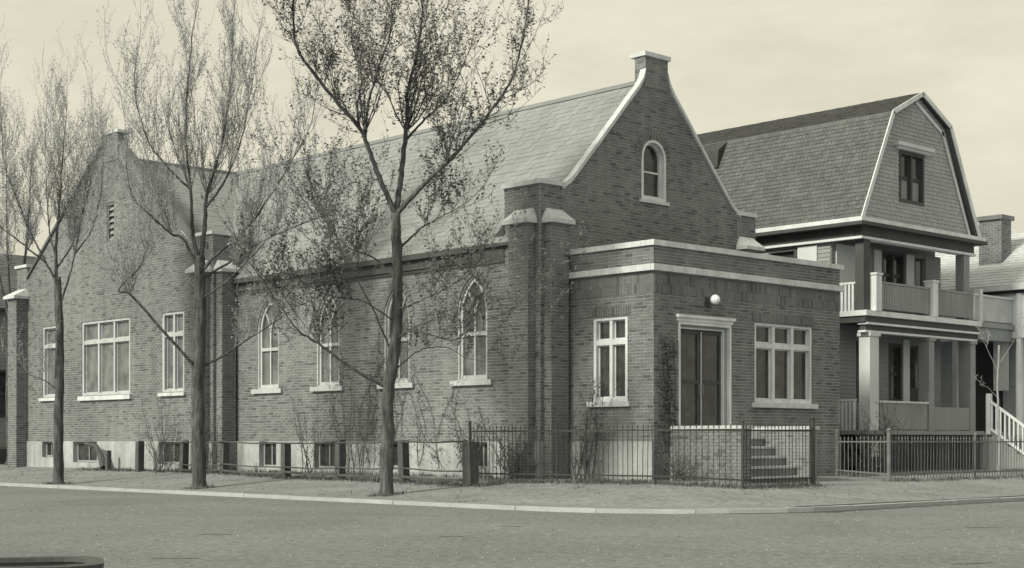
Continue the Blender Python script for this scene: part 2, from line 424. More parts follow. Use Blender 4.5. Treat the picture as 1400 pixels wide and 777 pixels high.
# --- main gable
def gtop(x): return 7.30 + 1.06 * (min(x, CW - x) - 0.77)
def gable_out(v):
    if v <= 7.28: return (0.0, CW)
    d = 0.77 + (v - 7.28) / 1.06 + 0.04
    d = min(d, 3.72); return (d, CW - d)
GWIN = (3.52, 4.44, 7.30, 8.36, 0.46)
brick_wall('gable_wall', FRONT, FT, 10.15, gable_out, [hole_arch(*GWIN)], ch)
for sg in (0, 1):                                        # raking stone copings with a flared head
    X = (lambda x: x) if sg == 0 else (lambda x: CW - x)
    pts = [(0.70, 7.34), (1.0, 7.54), (2.0, 8.60), (3.0, 9.70), (3.36, 10.08), (3.54, 10.32), (3.62, 10.55)]
    fr = FRONT; k = MB()
    for p, q in zip(pts, pts[1:]):
        k.grid_box([fr.p(X(p[0]), p[1] - .12, -.12), fr.p(X(q[0]), q[1] - .12, -.12), fr.p(X(q[0]), q[1] - .12, .07), fr.p(X(p[0]), p[1] - .12, .07),
                    fr.p(X(p[0]), p[1], -.12), fr.p(X(q[0]), q[1], -.12), fr.p(X(q[0]), q[1], .07), fr.p(X(p[0]), p[1], .07)])
    k.build('coping', 'stone', ch)
# gable body behind the facing, so that the wall has a thickness
for q in ([(0.79, 7.2), (3.58, 10.1), (3.58, 9.3), (1.6, 7.2)], [(7.31, 7.2), (4.52, 10.1), (4.52, 9.3), (6.5, 7.2)]):
    k = MB(); prism(k, FRONT, q, -.12, -.02); k.build('gable_parapet', 'brick', ch)
def brick_block(name, x0, x1, y0, y1, z0, z1, parent, faces='lf', m='brick'):
    b = MB(); box(b, x0, x1, y0, y1, z0, z1); o = b.build(name, 'mortar', parent)
    k = MB()
    if 'l' in faces: field(k, Fr((x0, 0, 0), (0, 1, 0), Z, (-1, 0, 0)), z0, z1, BH, BW, lambda v: (y0, y1))
    if 'f' in faces: field(k, Fr((0, y0, 0), (1, 0, 0), Z, (0, -1, 0)), z0, z1, BH, BW, lambda v: (x0, x1))
    if 'r' in faces: field(k, Fr((x1, 0, 0), (0, 1, 0), Z, (1, 0, 0)), z0, z1, BH, BW, lambda v: (y0, y1))
    k.build('brick_facing', m, o, kind='stuff'); return o
a_ = brick_block('apex_block', 3.62, 4.48, -0.04, 0.30, 10.1, 10.86, ch)
k = MB(); box(k, 3.56, 4.54, -0.10, 0.42, 10.862, 10.97); k.build('cap', 'stone', a_)
# kneeler blocks over the corners
for x0, x1 in ((0.0, 0.77), (CW - 0.77, CW)):
    o = brick_block('corner_block', x0 - .012, x1, -0.014, 1.2, 5.556 if x0 == 0 else 5.9, 7.28, ch, 'lf')
    k = MB(); box(k, x0 - .07, x1 + .0, -0.08, 1.25, 7.282, 7.39); k.build('coping', 'stone', o)
# gable window, round headed
w = MB(); a, c, v0, vs, ri = GWIN
ring(w, FRONT, arch(a, c, v0, vs, ri), arch(a + .07, c - .07, v0 + .08, vs, ri - .07), -0.20, 0.02)
ring(w, FRONT, arch(a + .06, c - .06, v0 + .07, vs, ri - .06), arch(a + .12, c - .12, v0 + .13, vs, ri - .12), -0.20, -0.10)
o = w.build('gable_window', 'white', ch)
g = MB(); bx(g, FRONT, a + .12, c - .12, v0 + .12, 8.0, -0.18, -0.165); g.build('pane', 'glass', o)
g = MB(); prism(g, FRONT, arch(a + .11, c - .11, 8.045, vs, ri - .11), -0.19, -0.175); g.build('pane', 'glass', o)
g = MB(); bx(g, FRONT, a + .12, c - .12, 8.0, 8.045, -0.19, -0.13); g.build('meeting_rail', 'white', o)
g = MB(); bx(g, FRONT, a - .08, c + .08, v0 - .08, v0 - .002, -0.1, 0.07); g.build('sill', 'stone', o)
g = MB(); voussoirs(g, FRONT, a, c, vs, ri, 0.11, 9, 0.0, 0.026); voussoirs(g, FRONT, a - .115, c + .115, vs, ri + .115, 0.11, 10, 0.0, 0.02); g.build('brick_arch', 'brick', o)

# --- buttresses with stone weatherings
def buttress(fr, u0, u1, p, z1, top=0.36, z0=0.30, m='brick'):
    """A pier standing p out of the wall plane of fr, from u0 to u1, with a sloping stone cap."""
    b = MB(); bx(b, fr, u0, u1, z0, z1, -0.02, p); o = b.build('buttress', 'mortar', ch)
    k = MB()
    field(k, Fr(fr.p(0, 0, p), fr.U, fr.V, fr.N), z0, z1, BH, BW, lambda v: (u0, u1))
    for uu, sg in ((u0, -1), (u1, 1)):
        field(k, Fr(fr.p(uu, 0, 0), fr.N, fr.V, fr.U * sg), z0, z1, BH, BW, lambda v: (0, p + .01))
    k.build('brick_facing', m, o, kind='stuff')
    c = MB(); e = 0.10
    A = [fr.p(u0 - e, z1 + .001, 0.0), fr.p(u1 + e, z1 + .001, 0.0), fr.p(u1 + e, z1 + .001, p + .13), fr.p(u0 - e, z1 + .001, p + .13)]
    B = [q + Vector((0, 0, .09)) for q in A]
    T = [fr.p(u0 + .02, z1 + top, 0.0), fr.p(u1 - .02, z1 + top, 0.0), fr.p(u1 - .02, z1 + top, 0.05), fr.p(u0 + .02, z1 + top, 0.05)]
    c.grid_box(A + B); c.grid_box([q + Vector((0, 0, .001)) for q in B] + T)
    c.build('cap', 'stone', o)
buttress(SIDE, 0.16, 0.80, 0.24, 6.36)
buttress(FRONT, 0.13, 0.70, 0.24, 6.36)
buttress(FRONT, CW - 0.72, CW - 0.15, 0.24, 6.36)

# --- nave roof
RZ = 10.35
def roof_plane(name, O, U, V, lu, lv, m, h, w, parent, uo=None, thick=0.08, holes=()):
    O, U, V = Vector(O), Vector(U).normalized(), Vector(V).normalized()
    N = U.cross(V).normalized()
    if N.z < 0: N = -N
    fr = Fr(O, U, V, N); b = MB()
    outl = uo or (lambda v: (0, lu))
    p0, p1 = outl(0), outl(lv)
    prism(b, fr, [(p0[0], 0), (p0[1], 0), (p1[1], lv), (p1[0], lv)], -thick, 0)
    o = b.build(name, m, parent)
    k = MB(); field(k, fr, 0, lv, h, w, outl, holes, joint=0.004 if m == 'roof' else 0.008, depth=0.016, jit=0.004, tilt=0.004 if m == 'roof' else 0.011, bond=2)
    k.build('shingle', m, o, kind='stuff'); return o, fr
sl = math.hypot(CX + .2, RZ - 5.98)
roof, _ = roof_plane('nave_roof', (-0.2, 0.13, 5.98), (0, 1, 0), (CX + .2, 0, RZ - 5.98), 18.6, sl, 'roof', 0.2, 0.28, ch)
roof_plane('nave_roof', (CW + .2, 0.13, 5.98), (0, 1, 0), (-CX - .2, 0, RZ - 5.98), 18.6, sl, 'roof', 0.4, 0.6, ch)
k = MB(); box(k, CX - .1, CX + .1, 0.13, 18.9, RZ - .05, RZ + .05); k.build('ridge_cap', 'roof', ch)

# --- wing (cross gable)
WC, WY0, WY1 = 18.8, 12.85, 25.35
def wing_out(v):
    if v <= 6.6: return (WY0, WY1)
    d = (v - 6.6) / 0.735 + 0.35
    d = min(d, 5.9); return (WY0 + d, WY1 - d)
wwin = [(17.57, 20.69, 2.75, 5.2), (22.4, 23.45, 2.75, 5.2), (14.4, 15.65, 2.75, 5.2)]
holes = [hole_rect(*r) for r in wwin] + [hole_rect(18.55, 19.05, 7.6, 8.9)]
brick_wall('wing_wall', WING, FT, 10.9, wing_out, holes, ch)
f = MB(); bw_ = [(22.6, 23.4, 0.75, 1.28), (19.6, 21.2, 0.6, 1.28), (14.5, 15.8, 0.6, 1.28)]
panels(f, WING, WY0, WY1, 0.2, FT, bw_, -0.25, 0.05); f.build('foundation', 'concrete', ch)
for r in bw_: basement(WING, r)
WF = Fr((0, WY0, 0), (1, 0, 0), Z, (0, -1, 0))
brick_wall('wing_return_wall', WF, FT, 7.3, lambda v: (WX, 0.55), [], ch)
f = MB(); bx(f, WF, WX - .04, 0.1, 0.2, FT, -0.2, 0.05); f.build('foundation', 'concrete', ch)
k = MB(); bx(k, Fr((0, WY1, 0), (1, 0, 0), Z, (0, 1, 0)), WX, 4, 0.2, 7.0, -0.2, 0); k.build('wing_back_wall', 'brick', ch)
buttress(WING, 13.0, 13.62, 0.26, 6.2); buttress(WF, WX + .12, -.08, 0.30, 6.2)
buttress(WING, 24.55, 25.2, 0.42, 6.2)
for y0, y1 in ((WY0 - .014, WY0 + .77), (WY1 - .77, WY1)):
    o = brick_block('corner_block', WX - .014, 0.75, y0, y1, 6.55, 7.3, ch, 'lf')
    k = MB(); box(k, WX - .08, 0.82, y0 - .06, y1 + .06, 7.302, 7.40); k.build('coping', 'stone', o)
for sg in (-1, 1):
    k = MB(); pts = [(5.75, 7.0), (0.48, 10.88)]
    (d0, z0), (d1, z1) = pts; y0, y1 = WC + sg * d0, WC + sg * d1
    k.grid_box([(WX - .07, y0, z0 - .12), (WX - .07, y1, z1 - .12), (WX + .12, y1, z1 - .12), (WX + .12, y0, z0 - .12), (WX - .07, y0, z0), (WX - .07, y1, z1), (WX + .12, y1, z1), (WX + .12, y0, z0)])
    k.build('coping', 'shingle', ch)
for sg in (-1, 1):
    k = MB(); prism(k, WING, [(WC + sg * 5.8, 6.9), (WC + sg * .5, 10.75), (WC + sg * .5, 10.1), (WC + sg * 4.8, 6.9)], -.12, -.02); k.build('gable_parapet', 'brick', ch)
a_ = brick_block('apex_block', WX - .04, WX + .34, 18.28, 19.3, 10.2, 11.05, ch)
k = MB(); box(k, WX - .1, WX + .42, 18.2, 19.38, 11.052, 11.14); k.build('cap', 'stone', a_)
wl = math.hypot(WC - WY0 + .1, RZ - 6.0)
roof_plane('wing_roof', (WX + .13, WY0 - .1, 6.0), (1, 0, 0), (0, WC - WY0 + .1, RZ - 6.0), 12, wl, 'roof', 0.2, 0.28, ch, uo=lambda v: (0, 0.95 + 4.25 * v / wl))
roof_plane('wing_roof', (WX + .13, WY1 + .1, 6.0), (1, 0, 0), (0, WC - WY1 - .1, RZ - 6.0), 12, wl, 'roof', 0.4, 0.6, ch)
k = MB(); box(k, WX + .13, 4.2, WC - .1, WC + .1, RZ - .05, RZ + .05); k.build('ridge_cap', 'roof', ch)
k = MB(); va, vb_ = Vector((0.62, WY0 - .1, 6.06)), Vector((CX, WC, RZ + .04))
tube(k, [va, vb_], [.09, .09], 5); k.build('valley_flashing', 'gutter', ch)
def casement(fr, r, lights, transom=None, fw=0.10, m='glass', name='window', mm='white', depth=-0.12, sill=0.10, mw=0.10):
    a, c, v0, v1 = r
    w = MB(); ring(w, fr, rect(a, c, v0, v1), rect(a + fw, c - fw, v0 + fw, v1 - fw), depth - .06, -0.015)
    o = w.build(name, mm, ch)
    k = MB(); step = (c - a - 2 * fw - mw * (lights - 1)) / lights; us = []
    for i in range(lights):
        u = a + fw + i * (step + mw); us.append((u, u + step))
        if i: bx(k, fr, u - mw, u, v0 + fw, v1 - fw, depth - .05, -0.03)
    k.build('mullion', mm, o)
    rows = [(v0 + fw, v1 - fw)]
    if transom:
        t = MB()
        for (u, q) in us: bx(t, fr, u, q, transom - .06, transom + .06, depth - .05, -0.035)
        t.build('transom', mm, o); rows = [(v0 + fw, transom - .06), (transom + .06, v1 - fw)]
    for (u, q) in us:
        for (p, t_) in rows:
            s_ = MB(); ring(s_, fr, rect(u, q, p, t_), rect(u + .03, q - .03, p + .035, t_ - .03), depth - .04, depth + .01); s_.build('sash', mm, o)
            g = MB(); bx(g, fr, u + .025, q - .025, p + .03, t_ - .025, depth - .03, depth - .015); g.build('pane', m, o)
    if sill:
        s_ = MB(); bx(s_, fr, a - .12, c + .12, v0 - sill, v0 - .002, -0.1, 0.10); s_.build('sill', 'stone', o)
    return o
casement(WING, wwin[0], 3, 4.5, mm='greytrim', m='leadglass', sill=0.14)
casement(WING, wwin[1], 1, 4.5, mm='greytrim', m='leadglass'); casement(WING, wwin[2], 2, 4.5, mm='greytrim', m='leadglass')
w = MB(); ring(w, WING, rect(18.55, 19.05, 7.6, 8.9), rect(18.63, 18.97, 7.68, 8.82), -0.15, -0.02); o = w.build('louvre_opening', 'brick', ch)
for i in range(6):
    g = MB(); z = 7.70 + i * .19; g.grid_box([WING.p(18.63, z, -.04), WING.p(18.97, z, -.04), WING.p(18.97, z + .13, -.14), WING.p(18.63, z + .13, -.14), WING.p(18.63, z + .02, -.04), WING.p(18.97, z + .02, -.04), WING.p(18.97, z + .15, -.14), WING.p(18.63, z + .15, -.14)]); g.build('louvre', 'siding', o)
g = MB(); bx(g, WING, 18.6, 19.0, 7.65, 8.85, -.2, -.18); g.build('pane', 'dark', o)

k = MB(); tube(k, [Vector((-.10, 12.72, 5.6)), Vector((-.10, 12.72, .5))], [.05, .05], 8); k.build('downpipe', 'greytrim', ch)
# --- porch
PT = 5.66
pw = (-1.99, -0.92, 2.20, 4.15)
brick_wall('porch_side_wall', PSIDE, FT, PT, lambda v: (PY, -0.001), [hole_rect(*pw)], ch, m='brick')
f = MB(); panels(f, PSIDE, PY - .0, -0.02, 0.2, FT, [], -0.2, 0.03); f.build('foundation', 'concrete', ch)
door_h = (1.67, 3.56, 1.40, 4.02); tw = (4.48, 6.82, 2.22, 4.16)
brick_wall('porch_front_wall', PFRONT, 0.25, PT, lambda v: (PX0, PX1), [hole_rect(*door_h), hole_rect(*tw)], ch)
k = MB(); bx(k, Fr((PX1, 0, 0), (0, 1, 0), Z, (1, 0, 0)), PY + .01, 0, 0.2, PT, -0.2, 0); k.build('porch_back_wall', 'brick', ch)
casement(PSIDE, pw, 2, 3.56, fw=0.085, mw=0.09, sill=0.12)
casement(PFRONT, tw, 3, 3.60, fw=0.08, mw=0.10, sill=0.12)
def course(name, x0, x1, y0, y1, z0, z1, along, step):
    n = max(1, round(((x1 - x0) if along == 'x' else (y1 - y0)) / step)); rg = random.Random(int(z0 * 100))
    for i in range(n):
        j = rg.uniform(-.005, .005); k = MB()
        if along == 'x': a_, b_ = x0 + (x1 - x0) * i / n, x0 + (x1 - x0) * (i + 1) / n; box(k, a_ + .004, b_ - .004, y0 + j, y1, z0, z1 + j)
        else: a_, b_ = y0 + (y1 - y0) * i / n, y0 + (y1 - y0) * (i + 1) / n; box(k, x0 + j, x1, a_ + .004, b_ - .004, z0, z1 + j)
        k.build(name, 'stone', ch)
course('coping_stone', PX0 - .07, PX1 + .08, PY - .08, PY + .32, PT + .002, PT + .12, 'x', 1.05)
course('coping_stone', PX0 - .07, PX0 + .32, PY + .321, 0.0, PT + .002, PT + .12, 'y', .8)
course('belt_stone', PX0 - .11, PX1 + .06, PY - .12, PY - .016, 5.10, 5.24, 'x', 1.05)
course('belt_stone', PX0 - .11, PX0 - .016, PY - .011, 0.0, 5.10, 5.24, 'y', .9)
k = MB(); box(k, PX0 + .05, PX1 - .05, PY + .05, 0, 5.2, 5.3); k.build('porch_roof', 'gutter', ch)
# soldier courses under the belt
so1 = MB()
for fr, u0, u1 in ((PSIDE, PY, -.02), (PFRONT, PX0, PX1)):
    for z in (4.60, 4.83):
        field(so1, fr, z, z + .225, .225, .076, lambda v: (u0, u1), bond=False, joint=.009, depth=0.014, jit=0.003, minw=.02)
so1.build('soldier_course', 'brick', ch, kind='stuff')
# flat brick heads over the porch openings
hd = MB()
for fr, (a, c, v0, v1) in ((PSIDE, pw), (PFRONT, tw)):
    field(hd, fr, v1 + .005, v1 + .21, .205, .076, lambda v: (a - .1, c + .1), bond=False, depth=0.024, jit=0.003, minw=.02)
hd.build('brick_head', 'brick', ch, kind='stuff')
# entrance door
a, c, v0, v1 = door_h
w = MB(); ring(w, PFRONT, rect(a, c, v0 - .05, v1), rect(a + .055, c - .055, v0 - .02, v1 - .07), -0.10, 0.03)
ring(w, PFRONT, rect(a + .13, c - .13, v0, v1 - .12), rect(a + .165, c - .165, v0 + .01, v1 - .155), -0.16, -0.075)
do = w.build('door_frame', 'white', ch)
k = MB(); ring(k, PFRONT, rect(a + .05, c - .05, v0, v1 - .065), rect(a + .135, c - .135, v0 + .01, v1 - .125), -0.17, -0.06); k.build('jamb', 'siding', do)
k = MB(); bx(k, PFRONT, a - .05, c + .05, v1 + .002, v1 + .08, -0.1, 0.05); bx(k, PFRONT, a - .09, c + .09, v1 + .082, v1 + .15, -0.1, 0.10); k.build('hood', 'white', do)
mid = (a + c) / 2
for p, q in ((a + .15, mid - .01), (mid + .01, c - .15)):
    d = MB(); ring(d, PFRONT, rect(p, q, v0 + .02, v1 - .16), rect(p + .09, q - .09, v0 + .25, v1 - .26), -0.20, -0.14)
    bx(d, PFRONT, p + .09, q - .09, 2.62, 2.70, -0.20, -0.142); dd = d.build('door', 'dark', ch)
    for z0, z1 in ((v0 + .25, 2.62), (2.70, v1 - .26)):
        g = MB(); bx(g, PFRONT, p + .09, q - .09, z0, z1, -.185, -.17); g.build('pane', 'glass', dd)
    for uu in ((p + .02,) if p < mid - .5 else (p + .02, q - .02)):
        g = MB(); bx(g, PFRONT, uu - .013, uu + .013, v0 + .05, v1 - .2, -.139, -.125); g.build('edge_strip', 'stone', dd)
    g = MB(); hu = q - .045 if p < mid - .5 else p + .045
    bx(g, PFRONT, hu - .015, hu + .015, 2.35, 2.6, -.14, -.09); g.build('handle', 'oldiron', dd)
# opal globe lamp
def uvsphere(mb, c, r, n=12, m_=8):
    c = Vector(c)
    for i in range(m_):
        for j in range(n):
            P = lambda i, j: c + Vector((r * math.sin(math.pi * i / m_) * math.cos(2 * math.pi * j / n), r * math.sin(math.pi * i / m_) * math.sin(2 * math.pi * j / n), r * math.cos(math.pi * i / m_)))
            if i == 0: mb.quad(P(0, 0), P(1, j), P(1, j + 1))
            elif i == m_ - 1: mb.quad(P(i, j), P(m_, 0), P(i, j + 1))
            else: mb.quad(P(i, j), P(i + 1, j), P(i + 1, j + 1), P(i, j + 1))
k = MB(); bx(k, PFRONT, 2.62, 2.78, 4.40, 4.62, 0.0, 0.05); tube(k, [Vector((2.70, PY - .03, 4.5)), Vector((2.70, PY - .14, 4.42)), Vector((2.70, PY - .24, 4.44))], [.02, .02, .035], 6)
lo = k.build('lamp_bracket', 'dark', ch)
k = MB(); uvsphere(k, (2.70, PY - .24, 4.55), .115); k.build('lamp_globe', 'globe', lo, smooth=True)
# front steps between two brick cheek walls
def cheek(x0, x1, y0, y1, z0, z1, single):
    b = MB(); box(b, x0, x1, y0, y1, z0 - .15, z1); o = b.build('cheek_wall', 'mortar', ch)
    if single:
        st = MB(); bx(st, Fr((0, 0, 0), (0, 1, 0), Z, (-1, 0, 0)), .006, BW - .006, .006, BH - .006, -.01, .016)
        hf = MB(); bx(hf, Fr((0, 0, 0), (0, 1, 0), Z, (-1, 0, 0)), .006, BW / 2 - .006, .006, BH - .006, -.01, .016)
        ms = bpy.data.meshes.new('brick'); ms.from_pydata(st.v, [], st.f); ms.materials.append(M['brick_single'])
        mh = bpy.data.meshes.new('half_brick'); mh.from_pydata(hf.v, [], hf.f); mh.materials.append(M['brick_single'])
        nr = int((z1 - z0) / BH); nc = int((y1 - y0) / BW)
        for r in range(nr):
            z = z1 - (r + 1) * BH; y = y0
            if r % 2: place(mh, 'brick', (x0 + random.uniform(-.003, .003), y, z), o); y += BW / 2
            while y + BW < y1 + .001:
                place(ms, 'brick', (x0 + random.uniform(-.004, .004), y, z), o); y += BW
            if y1 - y > .06: place(mh, 'brick', (x0, y, z), o)
    k = MB()
    if not single: field(k, Fr((x0, 0, 0), (0, 1, 0), Z, (-1, 0, 0)), z0, z1, BH, BW, lambda v: (y0, y1))
    field(k, Fr((0, y0, 0), (1, 0, 0), Z, (0, -1, 0)), z0, z1, BH, BW, lambda v: (x0, x1))
    k.build('brick_facing', 'brick', o, kind='stuff')
    k = MB(); box(k, x0 - .04, x1 + .04, y0 - .05, y1, z1 + .002, z1 + .075); k.build('cap', 'tread', o)
mm = M['brick'].copy(); mm.name = 'brick_single'; M['brick_single'] = mm
for n in mm.node_tree.nodes:                             # tone per brick object instead of per island
    if n.type == 'MATH' and n.operation == 'POWER':
        oi = mm.node_tree.nodes.new('ShaderNodeObjectInfo'); mm.node_tree.links.new(oi.outputs['Random'], n.inputs[0])
cheek(1.35, 1.68, -4.82, PY - .02, 0.26, 1.56, True)
cheek(3.80, 4.10, -4.82, PY - .02, 0.26, 1.56, False)
SX0, SX1 = 1.685, 3.795
k = MB(); box(k, SX0, SX1, -3.56, PY - .02, 0.1, 1.34); ld = k.build('landing', 'brick', ch)
k = MB(); box(k, SX0, SX1, -3.60, PY - .021, 1.342, 1.40); k.build('tread', 'tread', ld)
for i in range(4):
    zt = 1.40 - .222 * (i + 1); y1 = -3.562 - .30 * i; y0 = y1 - .30
    k = MB(); box(k, SX0, SX1, y0, y1, 0.1, zt - .055); s_ = k.build('step', 'brick', ch)
    k = MB(); box(k, SX0, SX1, y0 - .03, y1 - .002, zt - .053, zt); k.build('tread', 'tread', s_)

# ------------------------------------------------------------------ iron fences
def run(pts, step):
    out = []
    for p, q in zip(pts, pts[1:]):
        L = math.dist(p, q); n = max(1, int(round(L / step)))
        for i in range(n):
            t = i / n; out.append((p[0] + (q[0] - p[0]) * t, p[1] + (q[1] - p[1]) * t))
    out.append(pts[-1]); return out
def picket_mesh(m, h, r=0.011):
    b = MB(); tube(b, [Vector((0, 0, 0)), Vector((0, 0, h - .08)), Vector((0, 0, h - .075)), Vector((0, 0, h))], [r, r, r * 2.0, r * .3], 5)
    me = bpy.data.meshes.new('picket'); me.from_pydata(b.v, [], b.f); me.materials.append(M[m]); return me
def iron_fence(pts, label, m, top, step, posts, thick=0.0085, base=None):
    p0 = pts[0]; fo = empty('iron_fence', (p0[0], p0[1], gz(*p0)), label, 'fence')
    me = picket_mesh(m, 1.0, thick)
    rr = random.Random(3)
    hs = {}
    for x, y in run(pts, step):
        z0 = gz(x, y) + .03
        h = round((top - z0) / .02) * .02
        if h not in hs: hs[h] = picket_mesh(m, h, thick)
        o = place(hs[h], 'picket', (x, y, z0), fo, (rr.uniform(-.012, .012), rr.uniform(-.012, .012), 0))
    for dz in (-.14, None):
        for p, q in zip(pts, pts[1:]):
            k = MB(); a, b_ = Vector((p[0], p[1], top + dz if dz else gz(*p) + .16)), Vector((q[0], q[1], top + dz if dz else gz(*q) + .16))
            n = Vector((-(b_ - a).y, (b_ - a).x, 0)).normalized() * .012; u = Vector((0, 0, .018))
            k.grid_box([a - n - u, b_ - n - u, b_ + n - u, a + n - u, a - n + u, b_ - n + u, b_ + n + u, a + n + u]); k.build('rail', m, fo)
    for x, y, r, h in posts:
        k = MB(); z0 = gz(x, y) - .1
        tube(k, [Vector((x, y, z0)), Vector((x, y, top + h)), Vector((x, y, top + h + .01)), Vector((x, y, top + h + .07))], [r, r, r * 1.5, r * .4], 8)
        k.build('post', m, fo)
    return fo
iron_fence([(-1.1, 1.2), (-0.95, -1.5), (-0.55, -4.5), (0.45, -5.55), (2.98, -5.5)], 'black iron picket fence curving round the church corner and front steps', 'iron', 1.66, 0.125,
           [(-1.1, 1.2, .03, .05), (0.45, -5.55, .03, .04), (2.98, -5.5, .055, .12), (-0.95, -1.5, .025, .02)])
iron_fence([(6.95, -3.4), (6.45, -5.2), (9.0, -5.2), (14.5, -5.2)], 'grey iron picket fence before the gambrel roofed house', 'oldiron', 1.42, 0.14,
           [(6.95, -3.4, .035, .1), (6.45, -5.2, .05, .12), (10.4, -5.2, .03, .03)], thick=.0095)
# wooden post and rail fence along the side street
rf = empty('rail_fence', (-1.5, 8, 0.36), 'low wooden rail fence with dark square posts beside the nave wall', 'fence')
wp = [(-1.25, 16.0), (-1.0, 13.9), (-1.1, 11.6), (-1.65, 7.8), (-1.7, 5.4), (-1.85, 2.7), (-2.2, -0.05)]
rr = random.Random(5); tops = []
for i, (x, y) in enumerate(wp):
    z0 = gz(x, y) - .15; h = 1.30 + rr.uniform(-.05, .02); w_ = .10 if i < 6 else .13
    k = MB(); lean = rr.uniform(-.04, .04)
    k.grid_box([(x - w_, y - w_, z0), (x + w_, y - w_, z0), (x + w_, y + w_, z0), (x - w_, y + w_, z0), (x - w_ + lean, y - w_ * .9, h), (x + w_ + lean, y - w_ * .9, h), (x + w_ + lean, y + w_ * .9, h - .03), (x - w_ + lean, y + w_ * .9, h - .02)])
    k.build('post', 'wood', rf); tops.append((x, y))
for p, q in zip(tops[1:], tops[2:]):
    for z, r in ((1.27, .022), (0.64, .02), (0.46, .035)):
        k = MB(); a, b_ = Vector((p[0] - .10, p[1], z + rr.uniform(-.03, .03))), Vector((q[0] - .10, q[1], z + rr.uniform(-.04, .03)))
        tube(k, [a, (a + b_) / 2 + Vector((0, 0, -.03)), b_], [r, r * .9, r], 5); k.build('rail', 'wood', rf)
# leaning broken rail by its own stub post
lb = empty('leaning_rail', (-1.1, 18.6, 0.42), 'curved dark broken rail leaning beside a stub post under the wing window', 'rail')
k = MB(); tube(k, [Vector((-1.1, 18.45, .45)), Vector((-1.05, 18.75, .85)), Vector((-1.0, 19.1, 1.12)), Vector((-.95, 19.9, 1.22))], [.13, .12, .08, .05], 6); k.build('rail', 'wood', lb)
k = MB(); box(k, -1.16, -1.02, 18.12, 18.26, .3, 1.0); k.build('stub_post', 'wood', lb)

# ------------------------------------------------------------------ gambrel house
ho = empty('gambrel_house', (14.5, 2, 0.42), 'shingled gambrel roofed house with two storey front porch right of the church', 'house')
def hpart(mb, name, m, parent=None, **kw): return mb.build(name, m, parent or ho, **kw)
HF = Fr((0, 0, 0), (1, 0, 0), Z, (0, -1, 0)); HG = Fr((0, -1, 0), (1, 0, 0), Z, (0, -1, 0)); HS = Fr((11.6, 0, 0), (0, 1, 0), Z, (-1, 0, 0))
HY1 = 9.5
prof = [(11.35, 7.53), (12.93, 10.70), (14.50, 11.47), (16.07, 10.70), (17.75, 7.53)]
# gable face
def gab(v):
    v = max(v, 7.53)
    if v < 10.70: t = (v - 7.53) / 3.17; d = 11.50 + t * 1.56
    else: t = (v - 10.70) / .77; d = 13.06 + t * 1.44
    d = min(d, 14.49); return (d, 29.05 - d)
gw = (13.52, 14.84, 8.20, 9.68)
k = MB(); backing(k, HG, 7.55, 11.42, gab, [hole_rect(*gw)], h=.1); gwall = hpart(k, 'gable_wall', 'gableshingle')
k = MB(); field(k, HG, 7.55, 11.42, .115, .12, gab, [hole_rect(*gw)], joint=.006, depth=.02, tilt=.014, jit=.003, bond=2); k.build('shingle', 'gableshingle', gwall, kind='stuff')
# roof planes
for i, (m, nm) in enumerate((('shingle', 'lower_roof'), ('darkshingle', 'upper_roof'), ('darkshingle', 'upper_roof'), ('shingle', 'lower_roof'))):
    (x0, z0), (x1, z1) = prof[i], prof[i + 1]
    if x0 < 14.4: roof_plane(nm, (x0, -1.18, z0), (0, 1, 0), (x1 - x0, 0, z1 - z0), HY1 + 1.2, math.hypot(x1 - x0, z1 - z0), m, .14, .13, ho)
    else: roof_plane(nm, (x1, -1.18, z1), (0, 1, 0), (x0 - x1, 0, z0 - z1), HY1 + 1.2, math.hypot(x1 - x0, z1 - z0), m, .4, .6, ho)
# rake boards
for i in range(4):
    (x0, z0), (x1, z1) = prof[i], prof[i + 1]
    k = MB(); d = Vector((x1 - x0, z1 - z0)).normalized(); n = Vector((-d.y, d.x))
    if n.y < 0: n = -n
    w_ = .10
    def pp(x, z, o, y): return (x + n.x * o, y, z + n.y * o)
    k.grid_box([pp(x0, z0, -w_, -1.22), pp(x1, z1, -w_, -1.22), pp(x1, z1, -w_, -1.185), pp(x0, z0, -w_, -1.185), pp(x0, z0, .03, -1.22), pp(x1, z1, .03, -1.22), pp(x1, z1, .03, -1.185), pp(x0, z0, .03, -1.185)])
    hpart(k, 'rake_board', 'white')
    if i >= 2:
        k = MB(); k.grid_box([pp(x0, z0, -.36, -1.06), pp(x1, z1, -.36, -1.06), pp(x1, z1, -.36, -1.025), pp(x0, z0, -.36, -1.025), pp(x0, z0, -.26, -1.06), pp(x1, z1, -.26, -1.06), pp(x1, z1, -.26, -1.025), pp(x0, z0, -.26, -1.025)])
        hpart(k, 'rake_moulding', 'white')
# cornice: white, dark, white; soffit shadow painted into the dark frieze
k = MB(); box(k, 11.20, 17.9, -1.30, -.6, 7.40, 7.52); box(k, 11.20, 11.62, -.598, HY1, 7.40, 7.52); hpart(k, 'cornice', 'white')
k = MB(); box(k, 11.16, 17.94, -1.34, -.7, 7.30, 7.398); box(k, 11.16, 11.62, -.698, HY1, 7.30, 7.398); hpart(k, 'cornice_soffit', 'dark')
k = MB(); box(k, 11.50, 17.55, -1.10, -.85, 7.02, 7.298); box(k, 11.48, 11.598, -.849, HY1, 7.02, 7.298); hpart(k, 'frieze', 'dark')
k = MB(); box(k, 11.44, 17.6, -1.14, -.84, 6.95, 7.018); box(k, 11.44, 11.597, -.839, HY1, 6.95, 7.018); hpart(k, 'frieze_moulding', 'white')
